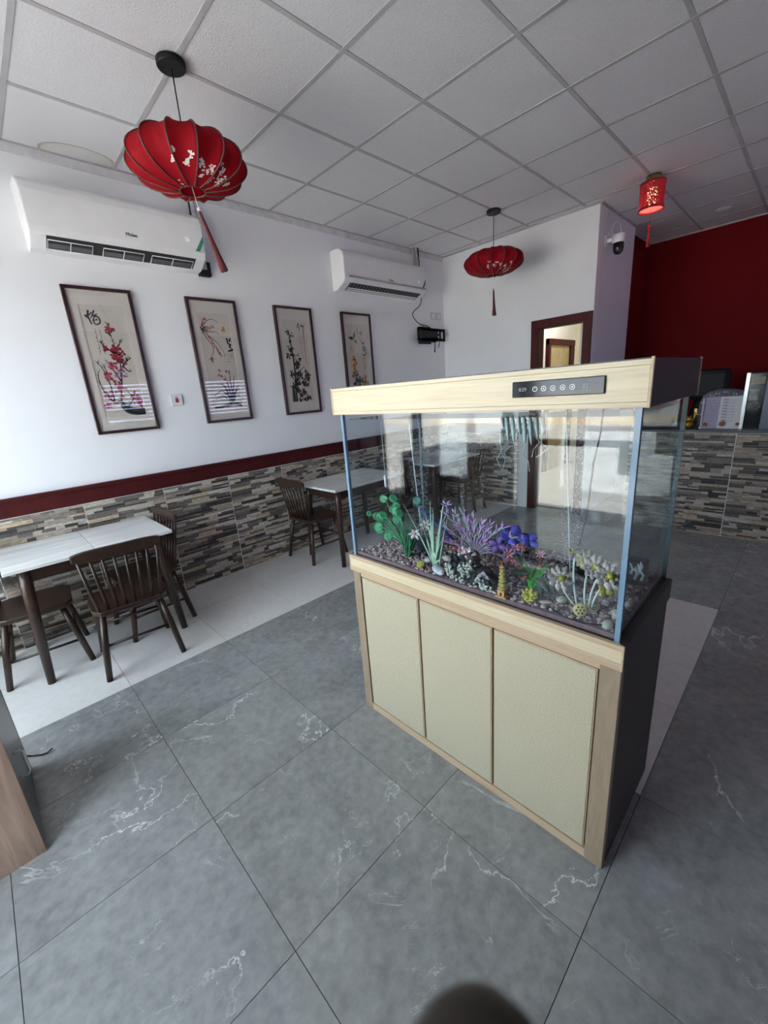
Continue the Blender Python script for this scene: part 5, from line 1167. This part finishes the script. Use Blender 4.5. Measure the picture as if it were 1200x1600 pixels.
b = MB(); b.tube([(5.80, .78, .06), (5.80, .78, .45)], .03, 12); b.tube([(5.86, .78, .46), (5.97, .78, .55), (5.96, .78, .8)], .02, 8); b.build('column', MT['steel'], t)
for k in range(5):
    a = 2*PI*k/5; b = MB(); b.tube([(5.80, .78, .08), (5.80+.25*math.cos(a), .78+.25*math.sin(a), .055)], [.022, .014], 8); b.ball((5.80+.25*math.cos(a), .78+.25*math.sin(a), .026), .026, 0, 2); b.build('base_arm', MT['black'], t)
bx('counter_box_tray', MT['black'], 5.06, 5.12, .84, .95, 1.0, 1.05).name = 'tray'
tag(bpy.data.objects['tray'], 'black tray behind the gold ornament on the counter', 'tray')

# ------------------------------------------------------------------ photographer's hand and phone
def Wc(x, y, z): return CAM + r2*x + u2*y + fw*z
t = thing('phone', 'black phone held upright at the camera position', 'phone', Wc(.02, -.05, -.012))
b = MB(); b.add([Wc(x, y, z) for z in (-.013, -.005) for x, y in ((-.016, -.130), (.058, -.130), (.058, .020), (-.016, .020))], [(3, 2, 1, 0), (4, 5, 6, 7), (0, 1, 5, 4), (1, 2, 6, 5), (2, 3, 7, 6), (3, 0, 4, 7)]); b.build('phone_body', MT['gloss_black'], t, .003)
sk = bpy.data.materials.new('skin'); sk = pm('shaded_dark_skin', (.020, .010, .008), .5, .15, 60)  # dark skin, colour lowered further for shade the phone alone doesn't give
me = bpy.data.meshes.new('person'); vs = []; es = []; rad = []
def jv(p, r, par=None):
    vs.append(Wc(*p)); rad.append(r)
    if par is not None: es.append((par, len(vs)-1))
    return len(vs)-1
wr = jv((.050, -.205, .000), .024); fa = jv((.075, -.300, -.05), .030, wr); fb = jv((.10, -.41, -.12), .036, fa)
pm1 = jv((.038, -.165, .014), .022, wr); pm2 = jv((.030, -.135, .022), .018, pm1)
idx = [(.014, -.110, .030, .0088), (.0085, -.080, .036, .0080), (.0080, -.0560, .0345, .0082), (.0083, -.0410, .0330, .0078)]
p = pm2
for q in idx: p = jv(q[:3], q[3], p)
for k, (dx, dl) in enumerate(((.018, .0), (.036, .006), (.053, .016))):
    p = pm2 if k < 2 else pm1
    for f, z, rr in ((.35, .030, .0086), (.7, .030, .0078), (1.0, .024, .0068)):
        p = jv((.026+dx, -.130+f*.050-dl, z), rr, p)
p = pm1
for q in ((.052, -.160, -.006, .012), (.040, -.130, -.026, .0105), (.030, -.100, -.030, .0090)): p = jv(q[:3], q[3], p)
me.from_pydata([tuple(v) for v in vs], es, []); hand = bpy.data.objects.new('person', me); COL.objects.link(hand); me.materials.append(sk)
sm = hand.modifiers.new('skin', 'SKIN'); sm.use_smooth_shade = True
for i, dv in enumerate(me.skin_vertices[0].data if me.skin_vertices else []): dv.radius = (rad[i], rad[i]); dv.use_root = (i == 0)
if not me.skin_vertices:
    me.attributes
ss = hand.modifiers.new('sub', 'SUBSURF'); ss.levels = 2; ss.render_levels = 2
tag(hand, "photographer's hand holding a phone, its dark blurred fingertip at bottom edge", 'person')
b = MB(); b.tube([Wc(.078, -.312, -.056), Wc(.09, -.36, -.085), Wc(.118, -.47, -.155)], [.040, .046, .052], 18); sl = b.build('sleeve', MT['black'], None, origin=(0, 0, 0)); sl.parent = hand
